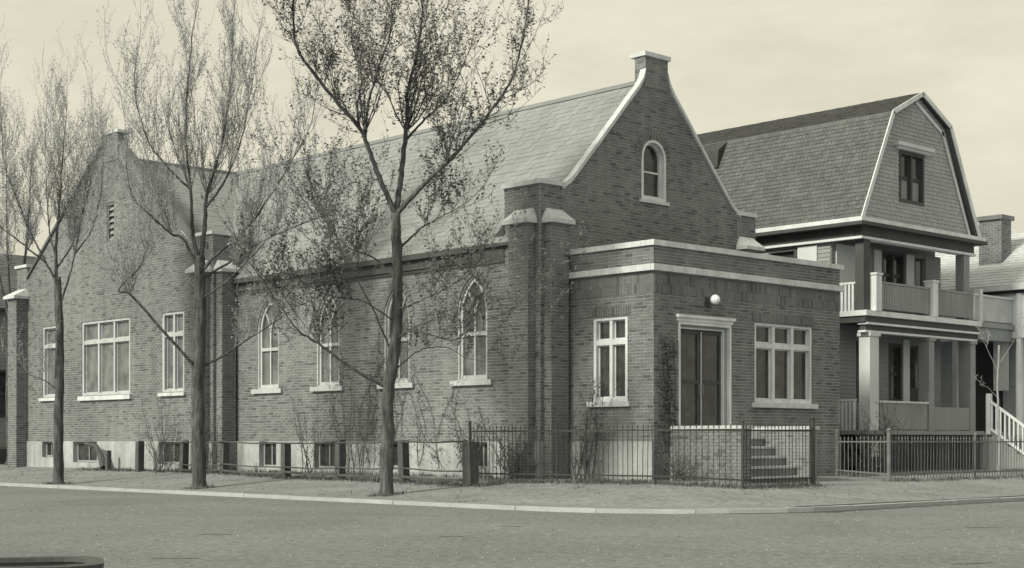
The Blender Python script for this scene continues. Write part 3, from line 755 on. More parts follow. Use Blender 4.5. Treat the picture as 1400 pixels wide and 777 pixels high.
# gable window with hood
a, c, v0, v1 = gw
def sash_window(fr, r, parent, mf='dark', mp_='glass', lights=2, depth=-.07, ms=None, lower=None):
    a, c, v0, v1 = r; w = MB(); ring(w, fr, rect(a, c, v0, v1), rect(a + .09, c - .09, v0 + .09, v1 - .09), depth - .06, .035)
    o = w.build('window', mf, parent); st = (c - a - .18 - .08 * (lights - 1)) / lights; mz = v0 + (v1 - v0) * .48
    for i in range(lights):
        u = a + .09 + i * (st + .08)
        if i:
            k = MB(); bx(k, fr, u - .08, u, v0 + .09, v1 - .09, depth - .05, .02); k.build('mullion', mf, o)
        for z0, z1 in ((v0 + .09, mz), (mz + .04, v1 - .09)):
            g = MB(); bx(g, fr, u, u + st, z0, z1, depth - .04, depth - .02); g.build('pane', mp_ if not (lower and z0 == v0 + .09) else lower, o)
            s_ = MB(); ring(s_, fr, rect(u, u + st, z0, z1), rect(u + .035, u + st - .035, z0 + .035, z1 - .035), depth - .03, depth); s_.build('sash', ms or mf, o)
        k = MB(); bx(k, fr, u, u + st, mz, mz + .04, depth - .04, depth + .012); k.build('meeting_rail', ms or mf, o)
    return o
o = sash_window(HG, gw, ho, lights=2, lower='greypanel')
k = MB(); bx(k, HG, 13.30, 15.05, 9.70, 9.78, 0, .14); bx(k, HG, 13.22, 15.13, 9.781, 9.89, 0, .22); k.build('hood', 'palesiding', o)
# shed dormer on the left slope
k = MB(); k.grid_box([(12.40, 4.75, 9.8), (12.40, 5.7, 9.8), (13.0, 5.7, 9.8), (13.0, 4.75, 9.8), (12.46, 4.75, 10.35), (12.46, 5.7, 10.35), (13.1, 5.7, 10.8), (13.1, 4.75, 10.8)]); hpart(k, 'dormer', 'iron')
# side wall and recessed front wall, board by board
def boards(name, fr, u0, u1, v0, v1, rects, m, parent, h=.12):
    k = MB(); panels(k, fr, u0, u1, v0, v1, rects, -.12, 0); o = k.build(name, m, parent)
    k = MB(); field(k, fr, v0, v1, h, 3.7, lambda v: (u0, u1), [hole_rect(*r) for r in rects], joint=.004, depth=.022, tilt=.016, jit=.001, bond=2); k.build('clapboard', m, o, kind='stuff'); return o
sw = [(1.16, 2.16, 5.3, 6.9), (3.8, 4.8, 5.3, 6.9)]
boards('side_wall', HS, 0, HY1, .42, 6.95, sw, 'siding', ho)
for r in sw: sash_window(HS, r, ho, lights=1, mf='dark')
k = MB(); bx(k, HS, .44, 1.10, 5.3, 6.9, .024, .06); hpart(k, 'shutter', 'palesiding')
fwin = [(14.15, 15.40, 5.55, 6.95), (14.55, 15.25, 2.45, 4.2), (15.65, 16.3, 2.0, 4.2), (12.85, 13.75, 2.45, 4.2), (16.0, 16.45, 5.0, 6.9)]
boards('front_wall', HF, 11.62, 17.45, .5, 7.0, fwin, 'siding', ho)
for r in (fwin[0], fwin[1], fwin[3]): sash_window(HF, r, ho, lights=1 if r[1] - r[0] < 1.2 else 2, mf='dark')
for r in (fwin[2], fwin[4]):
    k = MB(); bx(k, HF, r[0], r[1], r[2], r[3], -.1, -.05); d = hpart(k, 'door', 'dark')
    k = MB(); bx(k, HF, r[0] + .1, r[1] - .1, r[2] + .9, r[3] - .12, -.049, -.035); k.build('pane', 'glass', d)
for u0, u1, m in ((13.72, 14.10, 'palesiding'), (15.45, 15.86, 'palesiding'), (16.5, 17.3, 'greypanel'), (11.8, 12.95, 'palesiding')):
    k = MB(); bx(k, HF, u0, u1, 5.05 if u0 in (16.5, 11.8) else 5.5, 6.92, .024, .06); hpart(k, 'shutter', m)
k = MB(); bx(k, HF, 15.27, 15.62, 2.0, 4.35, .024, .06); hpart(k, 'pilaster', 'palesiding')
# porch floors, beams
k = MB(); box(k, 11.5, 17.75, -1.25, 0, 4.80, 4.95); hpart(k, 'balcony_floor', 'white')
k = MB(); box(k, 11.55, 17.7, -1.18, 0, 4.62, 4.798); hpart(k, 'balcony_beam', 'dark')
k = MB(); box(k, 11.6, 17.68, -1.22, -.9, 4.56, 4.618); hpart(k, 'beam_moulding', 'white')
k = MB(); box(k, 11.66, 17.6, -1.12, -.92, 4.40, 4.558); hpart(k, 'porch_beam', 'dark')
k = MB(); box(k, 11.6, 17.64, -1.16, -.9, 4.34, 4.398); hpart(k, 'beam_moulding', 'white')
k = MB(); box(k, 11.4, 17.8, -1.3, 0, 1.48, 1.60); hpart(k, 'porch_floor', 'siding')
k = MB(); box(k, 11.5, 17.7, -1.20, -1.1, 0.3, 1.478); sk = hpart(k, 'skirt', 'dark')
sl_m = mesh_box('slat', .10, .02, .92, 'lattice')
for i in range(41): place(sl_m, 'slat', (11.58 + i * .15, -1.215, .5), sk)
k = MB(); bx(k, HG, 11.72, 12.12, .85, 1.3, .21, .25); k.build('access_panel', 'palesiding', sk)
for x, w_, m in ((11.78, .16, 'dark'), (17.15, .17, 'greypanel')):  # left column: shading of its front put into the dark colour
    k = MB(); box(k, x - w_, x + w_, -1.08, -.80, 4.952, 6.95); hpart(k, 'column', m)
for x, w_, m in ((12.0, .22, 'palesiding'), (15.0, .14, 'siding'), (17.35, .14, 'siding')):
    k = MB(); box(k, x - w_, x + w_, -1.18, -.82, 1.602, 4.34)
    o = hpart(k, 'column', m)
    k = MB(); box(k, x - w_ - .04, x + w_ + .04, -1.22, -.78, 4.24, 4.338); k.build('capital', m, o)
# balcony railing: two panelled lengths, newels, white balusters on the side
for x0, x1 in ((12.25, 14.95), (15.2, 17.3)):
    k = MB(); box(k, x0, x1, -1.16, -1.10, 5.02, 5.74); rl = hpart(k, 'railing_panel', 'greypanel')
    k = MB(); box(k, x0, x1, -1.19, -1.07, 5.742, 5.80); k.build('handrail', 'siding', rl)
for x in (12.1, 15.07):
    k = MB(); box(k, x - .14, x + .14, -1.27, -.99, 4.952, 5.96); o = hpart(k, 'newel', 'white')
    k = MB(); box(k, x - .17, x + .17, -1.30, -.96, 5.962, 6.02); k.build('cap', 'white', o)
k = MB(); box(k, 11.86, 11.94, -.98, -.02, 5.74, 5.80); rl = hpart(k, 'side_railing', 'white')
bal = mesh_box('baluster', .07, .07, .78, 'white')
for i in range(8): place(bal, 'baluster', (11.90, -.92 + i * .122, 4.955), rl)
k = MB(); box(k, 12.3, 14.8, -1.14, -1.08, 1.62, 2.38); rl = hpart(k, 'railing_panel', 'greypanel')
k = MB(); box(k, 12.25, 14.85, -1.18, -1.04, 2.382, 2.44); k.build('handrail', 'palesiding', rl)
k = MB(); box(k, 15.2, 17.2, -1.14, -1.08, 1.62, 2.30); hpart(k, 'railing_panel', 'siding')
k = MB(); box(k, 11.62, 11.70, -.80, -.02, 2.42, 2.48); rl = hpart(k, 'side_railing', 'white')
bal2 = mesh_box('baluster', .06, .06, .82, 'white')
for i in range(6): place(bal2, 'baluster', (11.66, -.74 + i * .125, 1.602), rl)
bd = mesh_box('board', .118, .02, .70, 'greypanel'); bl = mesh_box('board', .118, .02, .74, 'greypanel')
for pn in [c_ for c_ in ho.children if c_.name.startswith('railing_panel')]:
    w_ = WL[pn.name]; me_ = bd if w_.z > 4 else bl; wid = max(v.co.x for v in pn.data.vertices); hz = max(v.co.z for v in pn.data.vertices)
    if hz < .70: continue
    n_ = int(2 * wid / .124)
    for i in range(n_): place(me_, 'board', (w_.x - wid + .062 + i * 2 * wid / n_, w_.y - .04, w_.z + .01), pn)
# upper deck carried on to the right
k = MB(); box(k, 17.752, 22.5, -1.2, -.1, 4.80, 4.95); dk = hpart(k, 'side_deck', 'siding')
k = MB(); box(k, 17.752, 22.5, -1.12, -.98, 4.42, 4.798); k.build('beam', 'siding', dk)
k = MB(); box(k, 17.40, 22.5, -1.15, -1.09, 5.00, 5.74); k.build('railing_panel', 'greytrim', dk)
k = MB(); box(k, 17.40, 22.5, -1.19, -1.05, 5.742, 5.80); k.build('handrail', 'palesiding', dk)
for x in (17.75, 20.35):
    k = MB(); box(k, x - .08, x + .08, -1.24, -1.00, 4.952 if x < 18 else .4, 5.95); k.build('post', 'palesiding', dk)
# stair with white railing at the right end
k = MB()
for i in range(5): box(k, 18.05, 19.1, -1.3 - .32 * (i + 1), -1.3 - .32 * i - .002, .25, 1.56 - .22 * i)
hpart(k, 'porch_stair', 'siding')
k = MB(); box(k, 17.82, 19.1, -1.298, -.2, .3, 1.56); hpart(k, 'stair_landing', 'siding')
k = MB()
for z in (2.55, 1.72):
    k.grid_box([(17.96, -1.35, z - .05), (18.04, -1.35, z - .05), (18.04, -3.0, z - 1.18), (17.96, -3.0, z - 1.18), (17.96, -1.35, z + .03), (18.04, -1.35, z + .03), (18.04, -3.0, z - 1.10), (17.96, -3.0, z - 1.10)])
sr = hpart(k, 'stair_railing', 'white')
for i in range(11):
    y = -1.45 - i * .145; zz = 1.72 - (abs(y) - 1.35) * .685
    place(mesh_box('baluster', .045, .045, .80, 'white') if i == 0 else bal3, 'baluster', (18.0, y, zz), sr) if i else None
    if i == 0: bal3 = mesh_box('baluster', .045, .045, .80, 'white'); place(bal3, 'baluster', (18.0, y, zz), sr)
for y, z0, z1 in ((-1.35, 1.5, 2.75), (-3.0, .3, 1.55)):
    k = MB(); box(k, 17.93, 18.07, y - .07, y + .07, z0, z1); k.build('newel', 'white', sr)
# body of the house behind
k = MB(); box(k, 11.75, 17.4, .15, HY1, .4, 7.3); hpart(k, 'back_wall', 'siding')

# ------------------------------------------------------------------ pale roofed house at the right edge
h3 = empty('pale_roof_house', (23, 0, 0.42), 'house with pale roof and square brick chimney at the far right', 'house')
k = MB(); box(k, 20.7, 26, -5, 8, .4, 6.1); k.build('wall', 'palesiding', h3)
S3 = Fr((20.7, 0, 0), (0, 1, 0), Z, (-1, 0, 0))
k = MB(); field(k, S3, .5, 6.05, .13, 3.1, lambda v: (-5, 6), joint=.004, depth=.022, tilt=.016, jit=.001, bond=2); k.build('clapboard', 'palesiding', h3, kind='stuff')
ll = math.hypot(3.4, 2.1)
roof_plane('roof', (19.7, -6, 6.22), (0, 1, 0), (3.4, 0, 2.1), 14, ll, 'tinroof', .2, .3, h3)
roof_plane('roof', (26.5, -6, 6.22), (0, 1, 0), (-3.4, 0, 2.1), 14, ll, 'roof', .4, .6, h3)
k = MB(); box(k, 19.66, 19.78, -6, 8, 6.06, 6.24); k.build('eaves_board', 'white', h3)
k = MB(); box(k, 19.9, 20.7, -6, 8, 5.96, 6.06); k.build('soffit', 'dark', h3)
o = brick_block('chimney', 21.1, 21.75, -.05, .75, 6.9, 8.62, h3, 'lf')
k = MB(); box(k, 21.02, 21.83, -.13, .83, 8.56, 8.70); k.build('cap', 'brick', o)
k = MB(); box(k, 19.8, 20.7, -5, 5, 4.55, 4.74); k.build('porch_floor', 'palesiding', h3)
k = MB(); box(k, 19.86, 19.92, -4.9, 5, 4.75, 5.90); rl = k.build('railing_panel', 'white', h3)
k = MB(); box(k, 19.84, 19.94, -4.9, 5, 5.902, 5.958); k.build('handrail', 'siding', rl)
for y in (-1.35, -3.6, .9):
    k = MB(); box(k, 19.82, 19.97, y - .075, y + .075, .4, 5.95); k.build('post', 'white', h3)
k = MB(); box(k, 19.88, 19.93, -.95, -.45, 2.9, 4.6); k.build('blind', 'white', h3)
k = MB(); box(k, 19.9, 20.68, -5, 5, .4, 1.5); k.build('porch_base', 'siding', h3)
k = MB(); bx(k, S3, -.35, .6, 1.6, 4.5, .025, .05); k.build('porch_screen', 'dark', h3)

# ------------------------------------------------------------------ dark house beyond the wing
h4 = empty('dark_house', (1, 34, 0.42), 'dark weathered clapboard house at the far left behind the church wing', 'house')
D4 = Fr((0, 30, 0), (1, 0, 0), Z, (0, -1, 0))
dw = [(0.3, 1.3, 2.2, 4.0), (-3.2, -2.2, 2.2, 4.0)]
k = MB(); panels(k, D4, -5, 5, .4, 6.4, dw, -.2, 0); w4 = k.build('wall', 'siding', h4)
k = MB(); field(k, D4, .5, 6.4, .14, 3.4, lambda v: (-5, 5), [hole_rect(*r) for r in dw], joint=.004, depth=.022, tilt=.016, jit=.001, bond=2); k.build('clapboard', 'siding', w4, kind='stuff')
for r in dw: sash_window(D4, r, h4, lights=1)
k = MB(); bx(k, D4, -5, 5, .42, 1.0, .03, .3); k.build('porch_base', 'dark', h4)
roof_plane('roof', (-5.4, 29.6, 6.3), (1, 0, 0), (0, 4.4, 2.6), 10.8, math.hypot(4.4, 2.6), 'shingle', .2, .3, h4)

# ------------------------------------------------------------------ trees
def smooth(pts, n=5):
    P = [pts[0] * 2 - pts[1]] + list(pts) + [pts[-1] * 2 - pts[-2]]; out = []
    for i in range(1, len(P) - 2):
        for k in range(n):
            t = k / n; a, b, c, d = P[i - 1], P[i], P[i + 1], P[i + 2]
            out.append(0.5 * ((2 * b) + (-a + c) * t + (2 * a - 5 * b + 4 * c - d) * t * t + (-a + 3 * b - 3 * c + d) * t ** 3))
    out.append(pts[-1]); return out
def rvec(rr): 
    while True:
        v = Vector((rr.uniform(-1, 1), rr.uniform(-1, 1), rr.uniform(-1, 1)))
        if .05 < v.length < 1: return v.normalized()
def tree(base, scale, limbs, label, seed, up=0.5, l1=(0.9, 2.0), sp1=0.30, leaf=(0.03, 0.055), leaves=2.0, name='street_tree', group='trees along the kerb', bark='bark', tw='twig', flare=1.5, zmin=2.0, cat='tree', lm='leaf', fork=300, squash=1.0):
    rr = random.Random(seed); B = Vector((base[0], base[1], gz(*base) - .03))
    t = empty(name, B, label, cat, group); T = MB(); Lf = MB(); first = True
    def leafs(p, n):
        for _ in range(n):
            c = p + rvec(rr) * rr.uniform(0, .09); a = rvec(rr); b_ = a.orthogonal().normalized(); s_ = rr.uniform(*leaf)
            c2 = a * s_ * 1.25; d2 = b_ * s_ * .75
            Lf.quad(c - c2, c + d2, c + c2, c - d2)
    def grow(p, d, L, r, lev):
        n = 5 if lev < 2 else 3; pts = [p]; rad = [r]
        for i in range(n):
            d = (d + Vector((0, 0, up * .30)) + rvec(rr) * .17).normalized(); p = p + d * (L / n); pts.append(p); rad.append(max(.003, r * (1 - .8 * (i + 1) / n)))
            if lev < 2:
                for _ in range((1 + (rr.random() < .35)) if lev == 0 else (rr.random() < .85)):
                    sd_ = (d * .55 + rvec(rr) * .75 + Vector((0, 0, up * .5))).normalized()
                    grow(p - d * rr.uniform(0, L / n), sd_, L * rr.uniform(.32, .55), max(.004, r * .5), lev + 1)
            if lev >= 1:
                q = leaves * (1.0 if lev == 2 else .6); leafs(p, int(q) + (rr.random() < q % 1))
        tube(T, pts, rad, 4 if lev == 0 else 3)
    for (pts, r0, r1) in limbs:
        P = [B + RV * (a * scale) + FV * (b_ * scale) + Vector((0, 0, (z if z < fork else fork + (z - fork) * squash) * scale)) for a, b_, z in pts]
        S = smooth(P, 6); n = len(S); k = MB()
        S = [S[0]] + [q + rvec(rr) * .012 * (1 if i < n - 2 else 0) for i, q in enumerate(S[1:])]
        rad = [(r0 + (r1 - r0) * (i / (n - 1)) ** .8) * (1 if first else .8) for i in range(n)]
        if first:
            S = [S[0], S[0] + (S[1] - S[0]) * .12, S[0] + (S[1] - S[0]) * .4] + S[1:]; rad = [r0 * flare * 1.15, r0 * flare, r0 * 1.08] + rad[1:]
        tube(k, S, rad, 12 if first else 7, rr, .10 if first else .07); k.build('trunk' if first else 'limb', bark, t, smooth=True)
        # side branches
        acc = 0
        for i in range(1, n):
            sg = S[i + (2 if first else 0)] - S[i - 1 + (2 if first else 0)] if i + 2 < len(S) or not first else S[-1] - S[-2]
            acc += sg.length; q = S[min(i + (2 if first else 0), len(S) - 1)]
            if q.z < zmin or first or i / n < (.36 if r0 > .03 else .40): continue
            while acc > sp1 * (1 if r0 > .036 else 1.25):
                acc -= sp1 * (1 if r0 > .036 else 1.25); d = (sg.normalized() * .65 + rvec(rr) * .8 + Vector((0, 0, up * .6))).normalized()
                grow(q, d, rr.uniform(*l1) * (1 - .35 * i / n), max(.008, rad[min(i, len(rad) - 1)] * .38), 0)
        if not first: grow(S[-1], (S[-1] - S[-2]).normalized(), rr.uniform(*l1), r1, 0)
        first = False
    T.build('twigs', tw, t, kind='stuff'); Lf.build('leaves', lm, t, kind='stuff')
    return t
# limb points: (across, depth, height) in units of the tree's own scale
tree((-4.42, 0.18), .01557, [
    ([(0, 0, 0), (2, 0, 70), (3, 0, 140), (12, 2, 210), (15, 4, 280), (14, 0, 345), (13, 0, 388)], .15, .10),
    ([(13, 0, 385), (-5, -10, 430), (-22, -25, 478), (-32, -30, 505), (-66, -40, 545), (-100, -60, 590), (-113, -70, 616), (-116, -80, 660)], .08, .025),
    ([(13, 0, 385), (18, 15, 430), (22, 25, 480), (27, 30, 530), (26, 40, 575), (38, 50, 630), (46, 55, 690), (44, 60, 730)], .095, .02),
    ([(13, 0, 385), (45, -10, 420), (72, -15, 447), (110, -10, 490), (160, 0, 562), (176, 5, 600), (186, 10, 640)], .075, .02),
    ([(-26, -28, 490), (-20, -40, 540), (-5, -50, 590), (10, -60, 632), (14, -70, 680)], .04, .014),
    ([(24, 28, 500), (50, 60, 540), (80, 90, 580), (100, 110, 630)], .04, .012),
    ([(-32, -30, 505), (-40, 0, 540), (-36, 20, 590), (-50, 30, 650), (-48, 40, 700)], .035, .012),
    ([(2, 0, 148), (-48, -20, 177), (-88, -35, 207), (-112, -45, 222), (-126, -50, 240), (-150, -50, 275)], .05, .014),
    ([(12, 0, 215), (40, -20, 225), (92, -30, 212), (130, -40, 235), (170, -50, 250)], .028, .008),
    ([(13, 0, 255), (50, -30, 265), (85, -50, 280), (118, -60, 298)], .026, .008),
    ([(10, 0, 190), (-20, 10, 260), (-53, 20, 320), (-80, 30, 380), (-108, 35, 437)], .026, .008),
    ([(13, 0, 335), (45, 20, 368), (72, 40, 388), (90, 55, 400)], .037, .01),
    ([(8, 0, 170), (45, 10, 200), (80, 20, 205), (110, 25, 190)], .024, .007),
    ([(11, 0, 240), (-30, -20, 265), (-70, -40, 270), (-105, -60, 285)], .024, .007),
    ([(13, 0, 300), (-20, 30, 330), (-60, 60, 350), (-110, 80, 400)], .03, .01),
], 'tallest budding street tree with forked trunk standing before the nave wall', 11, fork=388, squash=.93, up=.52, leaf=(.018, .042), leaves=1.5, sp1=.25, l1=(1.1, 2.5))
tree((-4.62, 7.21), .01797, [
    ([(0, 0, 0), (-2, 0, 80), (-2, 0, 150), (1, 0, 230), (0, 0, 290), (0, 0, 320)], .17, .125),
    ([(-1, 0, 312), (-8, -5, 350), (-11, -5, 420), (-17, -10, 520), (-12, -10, 620), (-8, -10, 680)], .075, .015),
    ([(1, 0, 312), (6, 5, 370), (8, 10, 420), (26, 15, 498), (36, 20, 580), (42, 20, 670)], .085, .015),
    ([(-4, 0, 305), (-20, -10, 345), (-36, -15, 353), (-60, -30, 380), (-83, -40, 410), (-90, -45, 470)], .055, .012),
    ([(-11, -5, 425), (-40, -15, 460), (-65, -20, 500), (-80, -25, 560), (-83, -25, 610)], .04, .01),
    ([(-36, -15, 353), (-50, 0, 400), (-68, 10, 445)], .035, .01),
    ([(4, 0, 300), (30, -10, 325), (66, -20, 358), (95, -30, 400), (118, -35, 440), (150, -45, 500)], .055, .014),
    ([(6, 0, 290), (40, 20, 315), (80, 40, 350), (125, 60, 378), (165, 80, 400)], .045, .012),
    ([(8, 5, 400), (30, 30, 450), (50, 40, 520), (62, 45, 600)], .045, .012),
    ([(-2, 0, 163), (-46, -15, 215), (-86, -30, 262), (-102, -35, 270), (-75, -30, 300), (-66, -25, 330)], .055, .014),
    ([(0, 0, 165), (40, 10, 190), (75, 20, 215), (118, 30, 245)], .04, .01),
    ([(2, 0, 260), (50, -40, 285), (100, -70, 330), (130, -80, 360)], .035, .01),
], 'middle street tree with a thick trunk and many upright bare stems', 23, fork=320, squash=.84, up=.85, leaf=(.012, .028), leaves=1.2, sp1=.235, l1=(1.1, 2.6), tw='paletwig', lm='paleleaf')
tree((-5.12, 13.57), .01998, [
    ([(0, 0, 0), (0, 0, 80), (2, 0, 160), (1, 0, 240), (-2, 0, 285)], .145, .095),
    ([(-2, 0, 280), (-3, 0, 350), (0, 5, 420), (4, 5, 500), (6, 10, 560)], .065, .011),
    ([(-3, 0, 280), (-14, -10, 310), (-32, -20, 365), (-46, -30, 420), (-60, -40, 480), (-64, -40, 540)], .045, .009),
    ([(1, 0, 245), (12, 0, 275), (20, 10, 330), (28, 15, 400), (38, 20, 460), (42, 20, 530)], .045, .009),
    ([(-3, 0, 300), (10, 30, 350), (18, 50, 410), (24, 60, 500)], .035, .008),
    ([(-3, 0, 320), (-18, 20, 370), (-25, 30, 440), (-30, 40, 530)], .035, .008),
    ([(-14, -10, 310), (-40, -20, 340), (-80, -30, 390), (-90, -30, 470)], .04, .01),
    ([(20, 10, 330), (45, 0, 370), (60, -10, 430), (64, -10, 500)], .035, .01),
    ([(0, 0, 130), (-20, -10, 145), (-40, -20, 152)], .025, .008),
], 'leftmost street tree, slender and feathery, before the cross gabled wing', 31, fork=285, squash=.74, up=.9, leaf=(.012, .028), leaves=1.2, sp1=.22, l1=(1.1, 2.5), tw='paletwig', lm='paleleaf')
tree((0.2, 27.6), .0255, [
    ([(0, 0, 0), (-3, 0, 100), (0, 0, 200)], .2, .14),
    ([(0, 0, 195), (-20, 0, 280), (-30, 0, 380), (-34, 0, 440)], .09, .02),
    ([(0, 0, 195), (14, 10, 290), (22, 10, 380), (24, 10, 430)], .09, .02),
    ([(0, 0, 195), (0, -20, 300), (2, -30, 420)], .08, .02),
    ([(-2, 0, 150), (-40, 10, 240), (-60, 20, 340)], .07, .02),
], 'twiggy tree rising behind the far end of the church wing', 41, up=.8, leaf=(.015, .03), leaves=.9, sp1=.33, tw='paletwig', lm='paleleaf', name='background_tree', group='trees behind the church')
tree((13.2, -4.3), .0185, [
    ([(0, 0, 0), (1, 0, 60), (-1, 0, 120), (1, 0, 190)], .045, .022),
    ([(0, 0, 150), (-14, 0, 180), (-24, 0, 200)], .014, .006), ([(0, 0, 160), (16, 0, 185), (26, 0, 205)], .014, .006),
    ([(0, 0, 110), (-12, 0, 125), (-20, 0, 130)], .01, .005)],
    'young sapling with pale bare stem behind the grey iron fence', 51, up=.4, l1=(.25, .5), sp1=.6, leaves=.15, leaf=(.01, .02), name='sapling', group=None, bark='palebark', tw='palebark', flare=1.0, zmin=2.6)

# ------------------------------------------------------------------ shrubs, creeper, grass
def shrub(base, h, w, n, label, seed, leaves=1.0, tone='twig'):
    rr = random.Random(seed); z = gz(*base) - .02; t = empty('shrub', (base[0], base[1], z), label, 'shrub', 'bare shrubs along the church walls')
    S = MB(); L = MB(); n = int(n * .7)
    for i in range(n):
        a = rr.uniform(0, 6.28); p = Vector((base[0] + rr.uniform(-.18, .18), base[1] + rr.uniform(-.3, .3), z)); d = Vector((math.cos(a) * w / h, math.sin(a) * w / h, 1)).normalized()
        H = h * rr.uniform(.5, 1.05); pts = [p]; r = rr.uniform(.007, .016); rad = [r]
        for q in range(6):
            d = (d + rvec(rr) * .14 + Vector((0, 0, .05))).normalized(); p = p + d * H / 6; pts.append(p); rad.append(r * (1 - .12 * (q + 1)))
            for _ in range(2):
                e = (d + rvec(rr) * .9).normalized(); l_ = rr.uniform(.15, .4); tube(S, [p, p + e * l_ * .5, p + (e + Vector((0, 0, .3))) * l_], [r * .5, .004, .003], 3)
                for _ in range(int(leaves) + (rr.random() < leaves % 1)):
                    c = p + e * l_ * rr.uniform(.4, 1); aa = rvec(rr); bb = aa.orthogonal().normalized(); s_ = rr.uniform(.018, .04); L.quad(c - aa * s_, c + bb * s_ * .6, c + aa * s_, c - bb * s_ * .6)
        tube(S, pts, rad, 4)
    S.build('stems', tone, t, kind='stuff'); L.build('leaves', 'leaf', t, kind='stuff')
shrub((0.35, -1.0), 2.2, .5, 26, 'leafy tall shrub in the angle between porch and front buttress', 1, 3)
shrub((-.45, 0.35), 1.2, .5, 18, 'low twiggy shrub at the foot of the corner buttress', 2, 2)
shrub((-.5, 1.9), 1.3, .5, 18, 'twiggy shrub before the basement window nearest the corner', 3, 2)
shrub((-.5, 8.4), 2.2, .35, 14, 'thin bare shrub under the second pointed window', 4, 1)
shrub((-.5, 6.3), 2.3, .3, 12, 'thin bare shrub between the middle pointed windows', 5, 1)
shrub((-1.2, 14.7), 2.2, .8, 24, 'wide bare shrub under the right hand window of the wing', 6, 1)
shrub((-1.1, 12.4), 2.2, .5, 18, 'bare shrub in the corner where the wing meets the nave', 7, 1)
shrub((0.9, -3.4), .6, .4, 12, 'small scrubby shrub beside the left cheek wall of the steps', 8, 2)
shrub((9.4, -2.6), 1.2, .5, 22, 'dark bushy shrub between church porch and gambrel house', 9, 3)
shrub((11.6, -1.9), 1.9, .35, 18, 'leafy shrub at the left corner of the gambrel house porch', 10, 4)
# creeper
rr = random.Random(77); cv = empty('creeper', (-.03, 1.6, .45), 'sparse creeper spreading over the nave wall near the corner buttress', 'creeper'); S = MB(); L = MB()
for i in range(26):
    p = Vector((-.03, rr.uniform(.9, 7.5), .5)); d = Vector((0, rr.uniform(-.4, .4), 1)); pts = [p]; n = rr.randint(6, 17)
    for q in range(n):
        d = (d + Vector((0, rr.uniform(-.5, .5), .15))).normalized(); p = p + d * .27; pts.append(Vector((-.035 - (.03 if p.z < 1.32 else 0), p.y, p.z)))
        for _ in range(7):
            c = Vector((-.05 - rr.uniform(0, .06) - (.03 if p.z < 1.35 else 0), p.y + rr.gauss(0, .16), p.z + rr.gauss(0, .14))); aa = rvec(rr); bb = aa.orthogonal().normalized(); s_ = rr.uniform(.018, .038); L.quad(c - aa * s_, c + bb * s_ * .7, c + aa * s_, c - bb * s_ * .7)
    tube(S, pts, [.008] * len(pts), 3)
S.build('stems', 'twig', cv, kind='stuff'); L.build('leaves', 'leaf', cv, kind='stuff')
iv = empty('creeper', (1.25, PY - .02, 1.7), 'dark patch of creeper on the porch wall left of the entrance door', 'creeper'); S = MB(); L = MB()
for i in range(7):
    p = Vector((rr.uniform(.95, 1.5), PY - .02, .5)); pts = [p]
    for q in range(13):
        p = Vector((min(1.56, max(.92, p.x + rr.uniform(-.09, .09))), PY - .022, p.z + rr.uniform(.2, .27))); pts.append(p)
    tube(S, pts, [.008] * len(pts), 3)
for i in range(620):
    z = rr.uniform(1.5, 3.75) - rr.random() ** 3 * .6; c = Vector((rr.uniform(.95, 1.55) + .05 * math.sin(z * 4), PY - rr.uniform(.025, .07), z)); aa = rvec(rr); bb = aa.orthogonal().normalized(); s_ = rr.uniform(.02, .042); L.quad(c - aa * s_, c + bb * s_ * .7, c + aa * s_, c - bb * s_ * .7)
S.build('stems', 'twig', iv, kind='stuff'); L.build('leaves', 'leaf', iv, kind='stuff')
# grass and litter along the walls and fences
rr = random.Random(99); G = MB()
def tuft(x, y, h, n):
    for _ in range(n):
        a = rr.uniform(0, 6.28); px, py = x + rr.gauss(0, .07), y + rr.gauss(0, .07); z = gz(px, py) - .005; hh = h * rr.uniform(.4, 1); w_ = .008
        c, s_ = math.cos(a), math.sin(a)
        G.quad((px - s_ * w_, py + c * w_, z), (px + s_ * w_, py - c * w_, z), (px + c * hh * .6, py + s_ * hh * .6, z + hh))
for pts, n, h in (([(-2.3, -.6), (-1.4, -.2), (-1.1, -1.5), (-.7, -4.5), (.45, -5.7), (3.0, -5.6)], 420, .12), ([(-1.8, 8), (-1.9, 2.7), (-2.3, -.2)], 260, .12), ([(-1.1, 20), (-1.1, 14), (-1.2, 11.6), (-1.75, 7.8)], 240, .13), ([(6.4, -5.3), (19, -5.3)], 200, .10), ([(-.2, 12), (-.2, 0)], 160, .14), ([(6.9, -4), (17, -3.0)], 180, .12)):
    R_ = run(pts, .02)
    for _ in range(n):
        x, y = rr.choice(R_); tuft(x + rr.gauss(0, .16), y + rr.gauss(0, .16), h, 9)
for _ in range(200):
    y = rr.uniform(-5, 24); tuft(rr.uniform(-5.3, -1.2), y, .06, 6)
for _ in range(70): tuft(rr.uniform(-1, 14), rr.uniform(-8.9, -5.6), .05, 5)
for bx_, by_ in ((-4.42, .18), (-4.62, 7.21), (-5.12, 13.57)):
    for _ in range(26):
        a = rr.uniform(0, 6.28); tuft(bx_ + math.cos(a) * .3, by_ + math.sin(a) * .3, .1, 7)
G.build('grass', 'grass', kind='stuff')
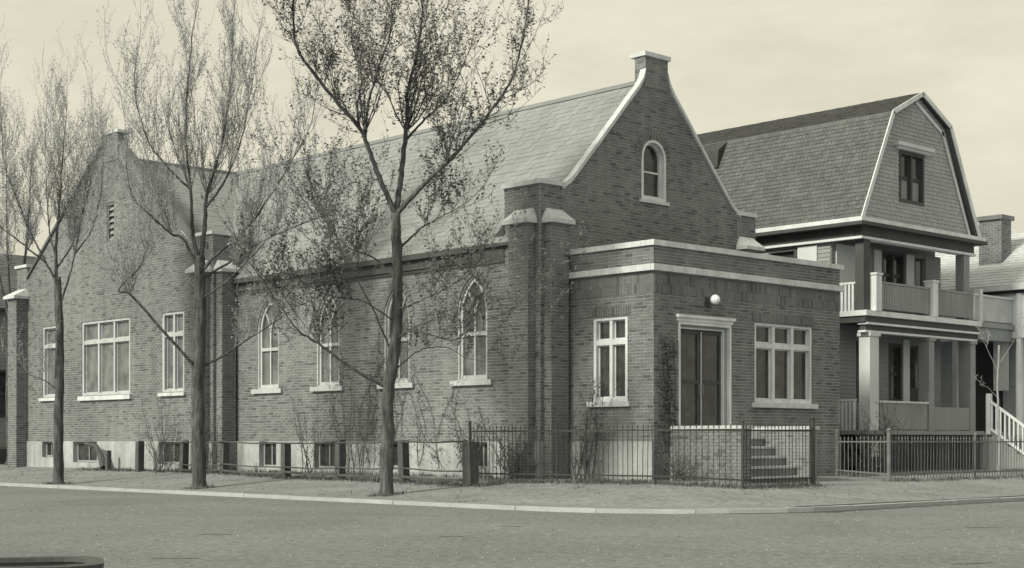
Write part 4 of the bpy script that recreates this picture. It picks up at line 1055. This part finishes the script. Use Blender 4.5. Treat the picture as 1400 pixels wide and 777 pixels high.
# low rimmed stone trough at the lower left
tr = empty('trough', (-19.3, -14.4, 0), 'low rimmed trough at the bottom left edge of the road', 'trough')
sv = (FV - RV * .285).normalized(); fr = Fr(Vector((-18.62, -13.7, 0)), Vector((sv.y, -sv.x, 0)), sv, (0, 0, 1))
def rrect(x0, x1, y0, y1, r, n=5):
    out = []
    for cx_, cy_, a0 in ((x1 - r, y1 - r, 0), (x0 + r, y1 - r, 90), (x0 + r, y0 + r, 180), (x1 - r, y0 + r, 270)):
        for i in range(n + 1):
            a = math.radians(a0 + 90 * i / n); out.append((cx_ + r * math.cos(a), cy_ + r * math.sin(a)))
    return out
k = MB(); ring(k, fr, rrect(-2.0, 0, -1.1, 0, .34), rrect(-1.92, -.08, -1.02, -.08, .27), .02, .31); k.build('side', 'wood', tr)
k = MB(); ring(k, fr, rrect(-2.03, .03, -1.13, .03, .36), rrect(-1.9, -.1, -1.0, -.1, .25), .311, .35); k.build('rim', 'gutter', tr)
k = MB(); prism(k, fr, rrect(-1.93, -.07, -1.03, -.07, .28), .06, .27); k.build('filling', 'soil', tr)

rr = random.Random(123); k = MB()
for _ in range(5200):
    d = 10 + 22 * rr.random() ** 1.2; s_ = rr.uniform(-.36, .36) * d
    p = Vector((-24.85, -25.25, .045)) + FV * d + RV * s_
    if kerb_e(p.x, p.y) > -.05: continue
    q = rr.uniform(.006, .02); a = rr.uniform(0, 6.28); h = q * rr.uniform(.4, .9)
    P = [p + Vector((math.cos(a + i * 2.09) * q, math.sin(a + i * 2.09) * q, -.002)) for i in range(3)] + [p + Vector((rr.uniform(-.3, .3) * q, rr.uniform(-.3, .3) * q, h))]
    k.quad(P[0], P[1], P[3]); k.quad(P[1], P[2], P[3]); k.quad(P[2], P[0], P[3])
k.build('gravel', 'gravel', kind='stuff')

rr = random.Random(321); k = MB()
for i in range(7):
    d = rr.uniform(13, 25); p = Vector((-24.85, -25.25, .049)) + FV * d + RV * rr.uniform(-.3, .33) * d; L = rr.uniform(.25, .8); a = rr.uniform(-.5, .5)
    u = RV * math.cos(a) + FV * math.sin(a); v = FV * math.cos(a) - RV * math.sin(a); up_, lo_ = [], []
    for j in range(9):
        s_ = j / 8; w_ = .10 * math.sin(math.pi * s_) * rr.uniform(.4, 1.2)
        up_.append(p + u * (L * (s_ - .5)) + v * w_); lo_.append(p + u * (L * (s_ - .5)) - v * w_ * rr.uniform(.5, 1))
    for j in range(8): k.quad(lo_[j], lo_[j + 1], up_[j + 1], up_[j])
k.build('road_dirt', 'roaddirt', kind='structure')
